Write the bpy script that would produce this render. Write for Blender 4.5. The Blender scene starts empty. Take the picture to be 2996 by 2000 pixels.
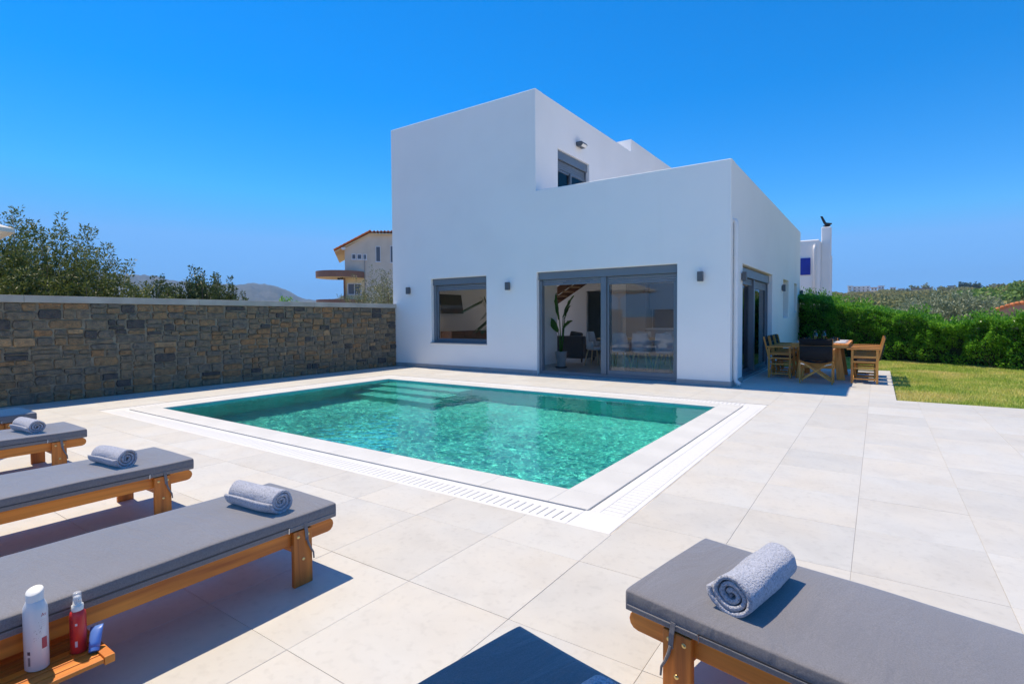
import bpy, bmesh, math, random
import numpy as np
from mathutils import Vector, Matrix, noise

random.seed(7)
R = math.radians
scene = bpy.context.scene
COL = scene.collection

# ------------------------------------------------------------------ camera, sky, sun, exposure
cam_d = bpy.data.cameras.new('camera')
cam_d.sensor_fit = 'HORIZONTAL'; cam_d.sensor_width = 36.0
cam_d.lens = 18.725; cam_d.shift_y = -0.00706
cam_d.clip_start = 0.05; cam_d.clip_end = 20000
cam = bpy.data.objects.new('camera', cam_d); COL.objects.link(cam)
yaw, pit, rol = R(-34.493), R(-1.811), R(-0.382)
F = Vector((math.sin(yaw)*math.cos(pit), math.cos(yaw)*math.cos(pit), math.sin(pit)))
Rt = Vector((math.cos(yaw), -math.sin(yaw), 0)); Up = Rt.cross(F)
R2 = Rt*math.cos(rol) + Up*math.sin(rol); U2 = -Rt*math.sin(rol) + Up*math.cos(rol)
M4 = Matrix((R2, U2, -F)).transposed().to_4x4(); M4.translation = Vector((0, 0, 1.3))
cam.matrix_world = M4
scene.camera = cam

SUN = Vector((0.438, -0.044, -1.0)).normalized()          # direction the light travels
elev = math.asin(-SUN.z); azim = math.atan2(-SUN.x, -SUN.y)
world = bpy.data.worlds.new('World'); scene.world = world; world.use_nodes = True
wn = world.node_tree; wn.nodes.clear()
sky = wn.nodes.new('ShaderNodeTexSky'); sky.sky_type = 'NISHITA'; sky.sun_disc = False
sky.sun_elevation = elev; sky.sun_rotation = azim % (2*math.pi)
sky.altitude = 0; sky.air_density = 1.0; sky.dust_density = 0.0; sky.ozone_density = 10.0
hs = wn.nodes.new('ShaderNodeHueSaturation'); hs.inputs['Saturation'].default_value = 1.29
hs.inputs['Hue'].default_value = 0.5
bg = wn.nodes.new('ShaderNodeBackground'); bg.inputs['Strength'].default_value = 0.108
wo = wn.nodes.new('ShaderNodeOutputWorld')
cap = wn.nodes.new('ShaderNodeMix'); cap.data_type = 'RGBA'; cap.blend_type = 'DARKEN'; cap.inputs[0].default_value = 1.0
cap.inputs[7].default_value = (1.0, 2.72, 5.7, 1)          # evens out the glare low over the horizon
wn.links.new(sky.outputs[0], hs.inputs['Color']); wn.links.new(hs.outputs[0], cap.inputs[6]); wn.links.new(cap.outputs[2], bg.inputs['Color'])
wn.links.new(bg.outputs[0], wo.inputs['Surface'])

sun_d = bpy.data.lights.new('sun', 'SUN'); sun_d.energy = 3.05; sun_d.angle = R(0.53)
sun_d.color = (1.0, 0.86, 0.66)
sun = bpy.data.objects.new('sun', sun_d); COL.objects.link(sun)
sun.rotation_euler = SUN.to_track_quat('-Z', 'Y').to_euler(); sun.location = (0, 0, 40)
try: sun_d.cycles.is_caustics_light = True
except Exception: pass

vs_ = scene.view_settings
vs_.view_transform = 'Standard'; vs_.look = 'None'; vs_.exposure = 0.84; vs_.gamma = 1.0
vs_.use_curve_mapping = False
scene.cycles.max_bounces = 10; scene.cycles.diffuse_bounces = 5; scene.cycles.glossy_bounces = 4
scene.cycles.transmission_bounces = 8; scene.cycles.transparent_max_bounces = 24
scene.cycles.sample_clamp_indirect = 6.0
scene.cycles.use_denoising = True

# ------------------------------------------------------------------ materials
MATS = {}
def newmat(name):
    m = bpy.data.materials.new(name); m.use_nodes = True
    MATS[name] = m
    return m, m.node_tree.nodes, m.node_tree.links, m.node_tree.nodes['Principled BSDF']

def ramp(nt, cols, interp='LINEAR'):
    r = nt.new('ShaderNodeValToRGB'); r.color_ramp.interpolation = interp
    e = r.color_ramp.elements
    while len(e) < len(cols): e.new(0.5)
    for i, (p, c) in enumerate(cols):
        e[i].position = p; e[i].color = (*c, 1)
    return r

def simple(name, col, rough=0.6, var=0.08, scale=6.0, bump=0.0, bscale=60.0, metal=0.0, spec=0.5, coord='Object', stretch=None, obrand=0.0):
    """base colour with soft noise variation, optional fine relief, optional per-object shift"""
    m, n, l, p = newmat(name)
    p.inputs['Roughness'].default_value = rough; p.inputs['Metallic'].default_value = metal
    p.inputs['Specular IOR Level'].default_value = spec
    tc = n.new('ShaderNodeTexCoord'); src = tc.outputs[coord]
    if stretch:
        mp = n.new('ShaderNodeMapping'); mp.inputs['Scale'].default_value = stretch
        l.new(src, mp.inputs['Vector']); src = mp.outputs[0]
    nz = n.new('ShaderNodeTexNoise'); nz.inputs['Scale'].default_value = scale; nz.inputs['Detail'].default_value = 6
    l.new(src, nz.inputs['Vector'])
    a = tuple(max(0, c*(1-var)) for c in col); b = tuple(min(1, c*(1+var)) for c in col)
    r = ramp(n, [(0.3, a), (0.7, b)]); l.new(nz.outputs['Fac'], r.inputs[0])
    out = r.outputs[0]
    if obrand:
        oi = n.new('ShaderNodeObjectInfo'); mr = n.new('ShaderNodeMapRange')
        mr.inputs['To Min'].default_value = 1-obrand; mr.inputs['To Max'].default_value = 1+obrand
        l.new(oi.outputs['Random'], mr.inputs['Value'])
        h = n.new('ShaderNodeHueSaturation'); l.new(mr.outputs[0], h.inputs['Value']); l.new(out, h.inputs['Color'])
        out = h.outputs[0]
    l.new(out, p.inputs['Base Color'])
    if bump:
        nb = n.new('ShaderNodeTexNoise'); nb.inputs['Scale'].default_value = bscale; nb.inputs['Detail'].default_value = 4
        l.new(src, nb.inputs['Vector'])
        bm_ = n.new('ShaderNodeBump'); bm_.inputs['Strength'].default_value = bump; bm_.inputs['Distance'].default_value = 0.01
        l.new(nb.outputs['Fac'], bm_.inputs['Height']); l.new(bm_.outputs[0], p.inputs['Normal'])
    return m

def wood(name, dark, light, rough=0.45, axis='Y', scale=1.0, obrand=0.12):
    m, n, l, p = newmat(name)
    p.inputs['Roughness'].default_value = rough
    tc = n.new('ShaderNodeTexCoord'); mp = n.new('ShaderNodeMapping')
    s = {'X': (1.2, 22, 22), 'Y': (22, 1.2, 22), 'Z': (22, 22, 1.2)}[axis]
    mp.inputs['Scale'].default_value = tuple(v*scale for v in s)
    l.new(tc.outputs['Object'], mp.inputs['Vector'])
    oi = n.new('ShaderNodeObjectInfo'); ml = n.new('ShaderNodeMath'); ml.operation = 'MULTIPLY'; ml.inputs[1].default_value = 40
    l.new(oi.outputs['Random'], ml.inputs[0])
    ad = n.new('ShaderNodeVectorMath'); ad.operation = 'ADD'; l.new(mp.outputs[0], ad.inputs[0]); l.new(ml.outputs[0], ad.inputs[1])
    nz = n.new('ShaderNodeTexNoise'); nz.inputs['Scale'].default_value = 1.0; nz.inputs['Detail'].default_value = 8; nz.inputs['Distortion'].default_value = 0.6
    l.new(ad.outputs[0], nz.inputs['Vector'])
    r = ramp(n, [(0.28, dark), (0.62, light)]); l.new(nz.outputs['Fac'], r.inputs[0])
    mr = n.new('ShaderNodeMapRange'); mr.inputs['To Min'].default_value = 1-obrand; mr.inputs['To Max'].default_value = 1+obrand
    l.new(oi.outputs['Random'], mr.inputs['Value'])
    h = n.new('ShaderNodeHueSaturation'); l.new(mr.outputs[0], h.inputs['Value']); l.new(r.outputs[0], h.inputs['Color'])
    l.new(h.outputs[0], p.inputs['Base Color'])
    bm_ = n.new('ShaderNodeBump'); bm_.inputs['Strength'].default_value = 0.12; bm_.inputs['Distance'].default_value = 0.002
    l.new(nz.outputs['Fac'], bm_.inputs['Height']); l.new(bm_.outputs[0], p.inputs['Normal'])
    return m

def leaf(name, cols, rough=0.45, trans=0.25, nscale=0.7, spec=0.5):
    """leaf colours picked per leaf and per region"""
    m, n, l, p = newmat(name)
    p.inputs['Roughness'].default_value = rough; p.inputs['Specular IOR Level'].default_value = spec
    g = n.new('ShaderNodeNewGeometry'); tc = n.new('ShaderNodeTexCoord')
    nz = n.new('ShaderNodeTexNoise'); nz.inputs['Scale'].default_value = nscale; nz.inputs['Detail'].default_value = 3
    l.new(tc.outputs['Object'], nz.inputs['Vector'])
    mx = n.new('ShaderNodeMath'); mx.operation = 'MULTIPLY_ADD'; mx.inputs[1].default_value = 0.5
    l.new(g.outputs['Random Per Island'], mx.inputs[0])
    m2 = n.new('ShaderNodeMath'); m2.operation = 'MULTIPLY'; m2.inputs[1].default_value = 0.55
    l.new(nz.outputs['Fac'], m2.inputs[0]); l.new(m2.outputs[0], mx.inputs[2])
    k = len(cols)
    r = ramp(n, [(0.12+0.76*i/(k-1), c) for i, c in enumerate(cols)]); l.new(mx.outputs[0], r.inputs[0])
    l.new(r.outputs[0], p.inputs['Base Color'])
    if trans:
        t = n.new('ShaderNodeBsdfTranslucent'); l.new(r.outputs[0], t.inputs['Color'])
        ms = n.new('ShaderNodeMixShader'); ms.inputs[0].default_value = trans
        l.new(p.outputs[0], ms.inputs[1]); l.new(t.outputs[0], ms.inputs[2])
        l.new(ms.outputs[0], n['Material Output'].inputs['Surface'])
    return m

# plaster, metal, glass
def m_plaster():
    m, n, l, p = newmat('plaster'); p.inputs['Roughness'].default_value = 0.88; p.inputs['Specular IOR Level'].default_value = 0.25
    tc = n.new('ShaderNodeTexCoord')
    n1 = n.new('ShaderNodeTexNoise'); n1.inputs['Scale'].default_value = 0.7; n1.inputs['Detail'].default_value = 7; n1.inputs['Roughness'].default_value = 0.6
    l.new(tc.outputs['Object'], n1.inputs['Vector'])
    r1 = ramp(n, [(0.3, (0.865, 0.84, 0.795)), (0.6, (0.905, 0.88, 0.835))]); l.new(n1.outputs['Fac'], r1.inputs[0])
    mp = n.new('ShaderNodeMapping'); mp.inputs['Scale'].default_value = (3.5, 3.5, 0.22); l.new(tc.outputs['Object'], mp.inputs['Vector'])
    n2 = n.new('ShaderNodeTexNoise'); n2.inputs['Scale'].default_value = 1.0; n2.inputs['Detail'].default_value = 6; l.new(mp.outputs[0], n2.inputs['Vector'])
    r2 = ramp(n, [(0.28, (0.93, 0.92, 0.90)), (0.42, (1, 1, 1))]); l.new(n2.outputs['Fac'], r2.inputs[0])
    mx = n.new('ShaderNodeMix'); mx.data_type = 'RGBA'; mx.blend_type = 'MULTIPLY'; mx.inputs[0].default_value = 0.16
    l.new(r1.outputs[0], mx.inputs[6]); l.new(r2.outputs[0], mx.inputs[7]); l.new(mx.outputs[2], p.inputs['Base Color'])
    n3 = n.new('ShaderNodeTexNoise'); n3.inputs['Scale'].default_value = 2.6; n3.inputs['Detail'].default_value = 3; l.new(tc.outputs['Object'], n3.inputs['Vector'])
    n4 = n.new('ShaderNodeTexNoise'); n4.inputs['Scale'].default_value = 95; n4.inputs['Detail'].default_value = 3; l.new(tc.outputs['Object'], n4.inputs['Vector'])
    b1 = n.new('ShaderNodeBump'); b1.inputs['Strength'].default_value = 0.35; b1.inputs['Distance'].default_value = 0.03; l.new(n3.outputs['Fac'], b1.inputs['Height'])
    b2 = n.new('ShaderNodeBump'); b2.inputs['Strength'].default_value = 0.15; b2.inputs['Distance'].default_value = 0.006; l.new(n4.outputs['Fac'], b2.inputs['Height'])
    l.new(b1.outputs[0], b2.inputs['Normal']); l.new(b2.outputs[0], p.inputs['Normal'])
m_plaster()
simple('interior_white', (0.88, 0.87, 0.86), 0.8, 0.02, 1.0)
simple('aluminium_grey', (0.155, 0.185, 0.215), 0.42, 0.05, 3.0, metal=0.2)
simple('lamp_grey', (0.10, 0.11, 0.12), 0.5, 0.05, 10)
simple('plinth_stone', (0.36, 0.355, 0.35), 0.6, 0.12, 5, 0.1, 40)
simple('pipe_white', (0.78, 0.77, 0.75), 0.5, 0.03, 4)
simple('rubber_black', (0.02, 0.02, 0.022), 0.6, 0.1, 10)
simple('brass', (0.75, 0.58, 0.25), 0.3, 0.1, 40, metal=0.9)
simple('steel', (0.7, 0.7, 0.7), 0.25, 0.05, 40, metal=1.0)
simple('zip_dark', (0.05, 0.05, 0.052), 0.5, 0.1, 60)
simple('grate_white', (0.70, 0.69, 0.66), 0.55, 0.04, 3.0)
simple('channel_dark', (0.14, 0.13, 0.12), 0.9, 0.2, 8)
simple('grout', (0.50, 0.455, 0.39), 0.95, 0.25, 5, 0.1, 80)
simple('dirt', (0.36, 0.30, 0.22), 0.95, 0.25, 0.4, 0.3, 3)
simple('concrete_cap', (0.46, 0.425, 0.36), 0.85, 0.16, 2.5, 0.15, 50)
simple('mortar', (0.25, 0.215, 0.155), 0.95, 0.35, 7, 0.4, 60)
simple('bark', (0.16, 0.12, 0.085), 0.9, 0.3, 9, 0.5, 30)
wood('lounger_wood', (0.36, 0.085, 0.010), (0.76, 0.255, 0.030), 0.5, 'Y')
wood('lounger_leg_wood', (0.30, 0.075, 0.010), (0.66, 0.205, 0.026), 0.5, 'Z')
wood('teak', (0.60, 0.21, 0.033), (0.86, 0.37, 0.075), 0.5, 'Y', 1.3)
wood('teak_upright', (0.60, 0.21, 0.033), (0.86, 0.37, 0.075), 0.5, 'Z', 1.3)
wood('teak_cross', (0.60, 0.21, 0.033), (0.86, 0.37, 0.075), 0.5, 'X', 1.3)
wood('oak_light', (0.52, 0.34, 0.17), (0.7, 0.5, 0.28), 0.45, 'Z', 1.0)
wood('oak_top', (0.42, 0.24, 0.11), (0.6, 0.38, 0.2), 0.4, 'X', 1.0)
wood('walnut', (0.12, 0.05, 0.025), (0.24, 0.11, 0.055), 0.4, 'X', 1.0)

def m_tile():
    m, n, l, p = newmat('stone_tile')
    p.inputs['Roughness'].default_value = 0.62
    tc = n.new('ShaderNodeTexCoord'); oi = n.new('ShaderNodeObjectInfo')
    ml = n.new('ShaderNodeMath'); ml.operation = 'MULTIPLY'; ml.inputs[1].default_value = 60
    l.new(oi.outputs['Random'], ml.inputs[0])
    ad = n.new('ShaderNodeVectorMath'); ad.operation = 'ADD'; l.new(tc.outputs['Object'], ad.inputs[0]); l.new(ml.outputs[0], ad.inputs[1])
    n1 = n.new('ShaderNodeTexNoise'); n1.inputs['Scale'].default_value = 3.2; n1.inputs['Detail'].default_value = 7; n1.inputs['Distortion'].default_value = 0.8
    n2 = n.new('ShaderNodeTexNoise'); n2.inputs['Scale'].default_value = 26; n2.inputs['Detail'].default_value = 5
    n3 = n.new('ShaderNodeTexNoise'); n3.inputs['Scale'].default_value = 1.7; n3.inputs['Detail'].default_value = 2
    for x in (n1, n2, n3): l.new(ad.outputs[0], x.inputs['Vector'])
    r1 = ramp(n, [(0.22, (0.515, 0.502, 0.465)), (0.5, (0.563, 0.55, 0.508)), (0.78, (0.592, 0.575, 0.525))]); l.new(n1.outputs['Fac'], r1.inputs[0])
    r3 = ramp(n, [(0.35, (0.97, 0.98, 1.0)), (0.72, (1.0, 0.955, 0.90))]); l.new(n3.outputs['Fac'], r3.inputs[0])
    mx = n.new('ShaderNodeMix'); mx.data_type = 'RGBA'; mx.blend_type = 'MULTIPLY'; mx.inputs[0].default_value = 0.8
    l.new(r1.outputs[0], mx.inputs[6]); l.new(r3.outputs[0], mx.inputs[7])
    r2 = ramp(n, [(0.32, (0.9, 0.9, 0.9)), (0.46, (1, 1, 1))]); l.new(n2.outputs['Fac'], r2.inputs[0])
    mx2 = n.new('ShaderNodeMix'); mx2.data_type = 'RGBA'; mx2.blend_type = 'MULTIPLY'; mx2.inputs[0].default_value = 0.7
    l.new(mx.outputs[2], mx2.inputs[6]); l.new(r2.outputs[0], mx2.inputs[7])
    mr = n.new('ShaderNodeMapRange'); mr.inputs['To Min'].default_value = 0.94; mr.inputs['To Max'].default_value = 1.04
    l.new(oi.outputs['Random'], mr.inputs['Value'])
    h = n.new('ShaderNodeHueSaturation'); l.new(mr.outputs[0], h.inputs['Value']); l.new(mx2.outputs[2], h.inputs['Color'])
    l.new(h.outputs[0], p.inputs['Base Color'])
    b = n.new('ShaderNodeBump'); b.inputs['Strength'].default_value = 0.15; b.inputs['Distance'].default_value = 0.003
    l.new(n2.outputs['Fac'], b.inputs['Height']); l.new(b.outputs[0], p.inputs['Normal'])
m_tile()
simple('coping_stone', (0.60, 0.592, 0.56), 0.6, 0.06, 2.5, 0.1, 30, obrand=0.03)

def m_rubble():
    m, n, l, p = newmat('rubble_stone')
    p.inputs['Roughness'].default_value = 0.85
    g = n.new('ShaderNodeNewGeometry'); oi = n.new('ShaderNodeObjectInfo'); tc = n.new('ShaderNodeTexCoord')
    a = n.new('ShaderNodeMath'); a.operation = 'ADD'; l.new(g.outputs['Random Per Island'], a.inputs[0]); l.new(oi.outputs['Random'], a.inputs[1])
    f = n.new('ShaderNodeMath'); f.operation = 'FRACT'; l.new(a.outputs[0], f.inputs[0])
    r = ramp(n, [(0.0, (0.085, 0.078, 0.07)), (0.07, (0.165, 0.142, 0.105)), (0.25, (0.195, 0.16, 0.11)), (0.45, (0.225, 0.17, 0.105)),
                 (0.62, (0.255, 0.17, 0.09)), (0.77, (0.29, 0.17, 0.08)), (0.92, (0.37, 0.245, 0.13)), (0.96, (0.17, 0.15, 0.115))], 'CONSTANT')
    l.new(f.outputs[0], r.inputs[0])
    n1 = n.new('ShaderNodeTexNoise'); n1.inputs['Scale'].default_value = 11; n1.inputs['Detail'].default_value = 7
    l.new(tc.outputs['Object'], n1.inputs['Vector'])
    r1 = ramp(n, [(0.28, (0.45, 0.47, 0.5)), (0.5, (1, 1, 1)), (0.72, (1.6, 1.35, 1.05))]); l.new(n1.outputs['Fac'], r1.inputs[0])
    mx = n.new('ShaderNodeMix'); mx.data_type = 'RGBA'; mx.blend_type = 'MULTIPLY'; mx.inputs[0].default_value = 0.75
    l.new(r.outputs[0], mx.inputs[6]); l.new(r1.outputs[0], mx.inputs[7])
    l.new(mx.outputs[2], p.inputs['Base Color'])
    n2 = n.new('ShaderNodeTexNoise'); n2.inputs['Scale'].default_value = 35; n2.inputs['Detail'].default_value = 6
    l.new(tc.outputs['Object'], n2.inputs['Vector'])
    b = n.new('ShaderNodeBump'); b.inputs['Strength'].default_value = 0.9; b.inputs['Distance'].default_value = 0.025
    l.new(n2.outputs['Fac'], b.inputs['Height']); l.new(b.outputs[0], p.inputs['Normal'])
m_rubble()

def m_fabric(name, col, sheen=0.2):
    m, n, l, p = newmat(name)
    p.inputs['Roughness'].default_value = 0.8; p.inputs['Sheen Weight'].default_value = sheen; p.inputs['Sheen Roughness'].default_value = 0.45; p.inputs['Specular IOR Level'].default_value = 0.3
    tc = n.new('ShaderNodeTexCoord')
    nz = n.new('ShaderNodeTexNoise'); nz.inputs['Scale'].default_value = 2.2; nz.inputs['Detail'].default_value = 5
    l.new(tc.outputs['Object'], nz.inputs['Vector'])
    nf = n.new('ShaderNodeTexNoise'); nf.inputs['Scale'].default_value = 260; nf.inputs['Detail'].default_value = 2
    l.new(tc.outputs['Object'], nf.inputs['Vector'])
    r = ramp(n, [(0.3, tuple(c*0.93 for c in col)), (0.7, tuple(c*1.07 for c in col))]); l.new(nz.outputs['Fac'], r.inputs[0])
    r2 = ramp(n, [(0.3, (0.82, 0.82, 0.82)), (0.7, (1.15, 1.15, 1.15))]); l.new(nf.outputs['Fac'], r2.inputs[0])
    mx = n.new('ShaderNodeMix'); mx.data_type = 'RGBA'; mx.blend_type = 'MULTIPLY'; mx.inputs[0].default_value = 1.0
    l.new(r.outputs[0], mx.inputs[6]); l.new(r2.outputs[0], mx.inputs[7]); l.new(mx.outputs[2], p.inputs['Base Color'])
    b = n.new('ShaderNodeBump'); b.inputs['Strength'].default_value = 0.25; b.inputs['Distance'].default_value = 0.002
    l.new(nf.outputs['Fac'], b.inputs['Height'])
    mp = n.new('ShaderNodeMapping'); mp.inputs['Scale'].default_value = (1.6, 6.0, 3.0); mp.inputs['Rotation'].default_value = (0, 0, 0.5); l.new(tc.outputs['Object'], mp.inputs['Vector'])
    nw = n.new('ShaderNodeTexNoise'); nw.inputs['Scale'].default_value = 1.3; nw.inputs['Detail'].default_value = 4; nw.inputs['Distortion'].default_value = 1.2; l.new(mp.outputs[0], nw.inputs['Vector'])
    b2 = n.new('ShaderNodeBump'); b2.inputs['Strength'].default_value = 0.30; b2.inputs['Distance'].default_value = 0.03
    l.new(nw.outputs['Fac'], b2.inputs['Height']); l.new(b.outputs[0], b2.inputs['Normal']); l.new(b2.outputs[0], p.inputs['Normal'])
m_fabric('cushion_charcoal', (0.175, 0.17, 0.18), sheen=0.65)
m_fabric('canvas_black', (0.010, 0.010, 0.011), sheen=0.0)
m_fabric('canvas_mesh', (0.028, 0.022, 0.019), sheen=0.0)
m_fabric('sofa_fabric', (0.085, 0.085, 0.09))
m_fabric('chair_fabric', (0.58, 0.57, 0.57))
m_fabric('parasol_canvas', (0.70, 0.66, 0.56))

def m_towel():
    m, n, l, p = newmat('towel_terry')
    p.inputs['Roughness'].default_value = 0.95; p.inputs['Sheen Weight'].default_value = 0.5
    tc = n.new('ShaderNodeTexCoord')
    v = n.new('ShaderNodeTexNoise'); v.inputs['Scale'].default_value = 170; v.inputs['Detail'].default_value = 3
    l.new(tc.outputs['Object'], v.inputs['Vector'])
    r = ramp(n, [(0.3, (0.22, 0.235, 0.28)), (0.5, (0.45, 0.465, 0.53)), (0.72, (0.57, 0.58, 0.65))]); l.new(v.outputs['Fac'], r.inputs[0])
    l.new(r.outputs[0], p.inputs['Base Color'])
    b = n.new('ShaderNodeBump'); b.inputs['Strength'].default_value = 1.0; b.inputs['Distance'].default_value = 0.006
    l.new(v.outputs['Fac'], b.inputs['Height']); l.new(b.outputs[0], p.inputs['Normal'])
m_towel()

def m_glass():
    m, n, l, p = newmat('window_glass'); n.remove(p)
    fr = n.new('ShaderNodeFresnel'); fr.inputs['IOR'].default_value = 1.38
    t = n.new('ShaderNodeBsdfTransparent'); t.inputs['Color'].default_value = (0.975, 0.975, 0.975, 1)
    g = n.new('ShaderNodeBsdfGlossy'); g.inputs['Roughness'].default_value = 0.0
    ms = n.new('ShaderNodeMixShader'); l.new(fr.outputs[0], ms.inputs[0]); l.new(t.outputs[0], ms.inputs[1]); l.new(g.outputs[0], ms.inputs[2])
    l.new(ms.outputs[0], n['Material Output'].inputs['Surface'])
m_glass()
def m_drink_glass():
    m, n, l, p = newmat('clear_glass'); n.remove(p)
    fr = n.new('ShaderNodeFresnel'); fr.inputs['IOR'].default_value = 1.5
    t = n.new('ShaderNodeBsdfTransparent'); t.inputs['Color'].default_value = (0.93, 0.95, 0.95, 1)
    g = n.new('ShaderNodeBsdfGlossy'); g.inputs['Roughness'].default_value = 0.02
    ms = n.new('ShaderNodeMixShader'); l.new(fr.outputs[0], ms.inputs[0]); l.new(t.outputs[0], ms.inputs[1]); l.new(g.outputs[0], ms.inputs[2])
    l.new(ms.outputs[0], n['Material Output'].inputs['Surface'])
m_drink_glass()
def m_water():
    m, n, l, p = newmat('pool_water'); n.remove(p)
    g = n.new('ShaderNodeBsdfGlass'); g.inputs['IOR'].default_value = 1.333; g.inputs['Roughness'].default_value = 0.0
    g.inputs['Color'].default_value = (0.78, 1.0, 0.975, 1)
    l.new(g.outputs[0], n['Material Output'].inputs['Surface'])
m_water()
def m_pool():
    m, n, l, p = newmat('pool_stone')
    p.inputs['Roughness'].default_value = 0.6
    tc = n.new('ShaderNodeTexCoord')
    n1 = n.new('ShaderNodeTexNoise'); n1.inputs['Scale'].default_value = 1.1; n1.inputs['Detail'].default_value = 8; n1.inputs['Roughness'].default_value = 0.65
    l.new(tc.outputs['Object'], n1.inputs['Vector'])
    r = ramp(n, [(0.3, (0.07, 0.46, 0.41)), (0.5, (0.11, 0.60, 0.535)), (0.7, (0.17, 0.70, 0.63))]); l.new(n1.outputs['Fac'], r.inputs[0])
    br = n.new('ShaderNodeTexBrick'); br.inputs['Scale'].default_value = 1.0; br.inputs['Brick Width'].default_value = 0.6; br.inputs['Row Height'].default_value = 0.3; br.inputs['Mortar Size'].default_value = 0.004
    br.inputs['Color1'].default_value = (0.92, 0.94, 0.93, 1); br.inputs['Color2'].default_value = (1.25, 1.22, 1.18, 1); br.inputs['Mortar'].default_value = (0.8, 0.8, 0.8, 1); l.new(tc.outputs['Object'], br.inputs['Vector'])
    mx = n.new('ShaderNodeMix'); mx.data_type = 'RGBA'; mx.blend_type = 'MULTIPLY'; mx.inputs[0].default_value = 0.8; l.new(r.outputs[0], mx.inputs[6]); l.new(br.outputs['Color'], mx.inputs[7]); l.new(mx.outputs[2], p.inputs['Base Color'])
m_pool()

def m_grass():
    m, n, l, p = newmat('grass')
    p.inputs['Roughness'].default_value = 0.6
    g = n.new('ShaderNodeNewGeometry'); tc = n.new('ShaderNodeTexCoord')
    n1 = n.new('ShaderNodeTexNoise'); n1.inputs['Scale'].default_value = 0.75; n1.inputs['Detail'].default_value = 6; n1.inputs['Distortion'].default_value = 0.7
    l.new(tc.outputs['Object'], n1.inputs['Vector'])
    m2 = n.new('ShaderNodeMath'); m2.operation = 'MULTIPLY_ADD'; m2.inputs[1].default_value = 0.22; l.new(g.outputs['Random Per Island'], m2.inputs[0]); l.new(n1.outputs['Fac'], m2.inputs[2])
    r = ramp(n, [(0.36, (0.25, 0.40, 0.045)), (0.54, (0.42, 0.51, 0.085)), (0.72, (0.64, 0.60, 0.18)), (0.88, (0.75, 0.62, 0.27))]); l.new(m2.outputs[0], r.inputs[0])
    l.new(r.outputs[0], p.inputs['Base Color'])
    t = n.new('ShaderNodeBsdfTranslucent'); l.new(r.outputs[0], t.inputs['Color'])
    ms = n.new('ShaderNodeMixShader'); ms.inputs[0].default_value = 0.25
    l.new(p.outputs[0], ms.inputs[1]); l.new(t.outputs[0], ms.inputs[2]); l.new(ms.outputs[0], n['Material Output'].inputs['Surface'])
m_grass()
leaf('hedge_leaf', [(0.05, 0.16, 0.016), (0.10, 0.30, 0.025), (0.18, 0.44, 0.04), (0.32, 0.56, 0.07)], 0.36, 0.4, 1.2)
leaf('bush_leaf', [(0.055, 0.085, 0.018), (0.09, 0.13, 0.028), (0.14, 0.18, 0.042), (0.2, 0.22, 0.075)], 0.55, 0.3, 1.0)
leaf('carob_leaf', [(0.035, 0.06, 0.018), (0.06, 0.10, 0.028), (0.10, 0.155, 0.045)], 0.5, 0.25, 1.0)
leaf('olive_leaf', [(0.13, 0.17, 0.085), (0.20, 0.25, 0.14), (0.30, 0.35, 0.21), (0.42, 0.46, 0.31)], 0.5, 0.25, 1.0)
leaf('pale_leaf', [(0.10, 0.12, 0.04), (0.17, 0.19, 0.08), (0.24, 0.25, 0.12)], 0.5, 0.2, 1.0)
leaf('scrub_leaf', [(0.13, 0.16, 0.06), (0.20, 0.22, 0.085), (0.28, 0.28, 0.10), (0.42, 0.33, 0.09)], 0.8, 0.3, 0.03)
leaf('mound_leaf', [(0.09, 0.17, 0.03), (0.15, 0.27, 0.05), (0.22, 0.34, 0.07)], 0.7, 0.3, 0.15)
leaf('banana_leaf', [(0.035, 0.13, 0.015), (0.06, 0.2, 0.025)], 0.35, 0.3, 3)
leaf('palm_leaf', [(0.02, 0.07, 0.015), (0.04, 0.11, 0.025)], 0.45, 0.2, 3)

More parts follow.
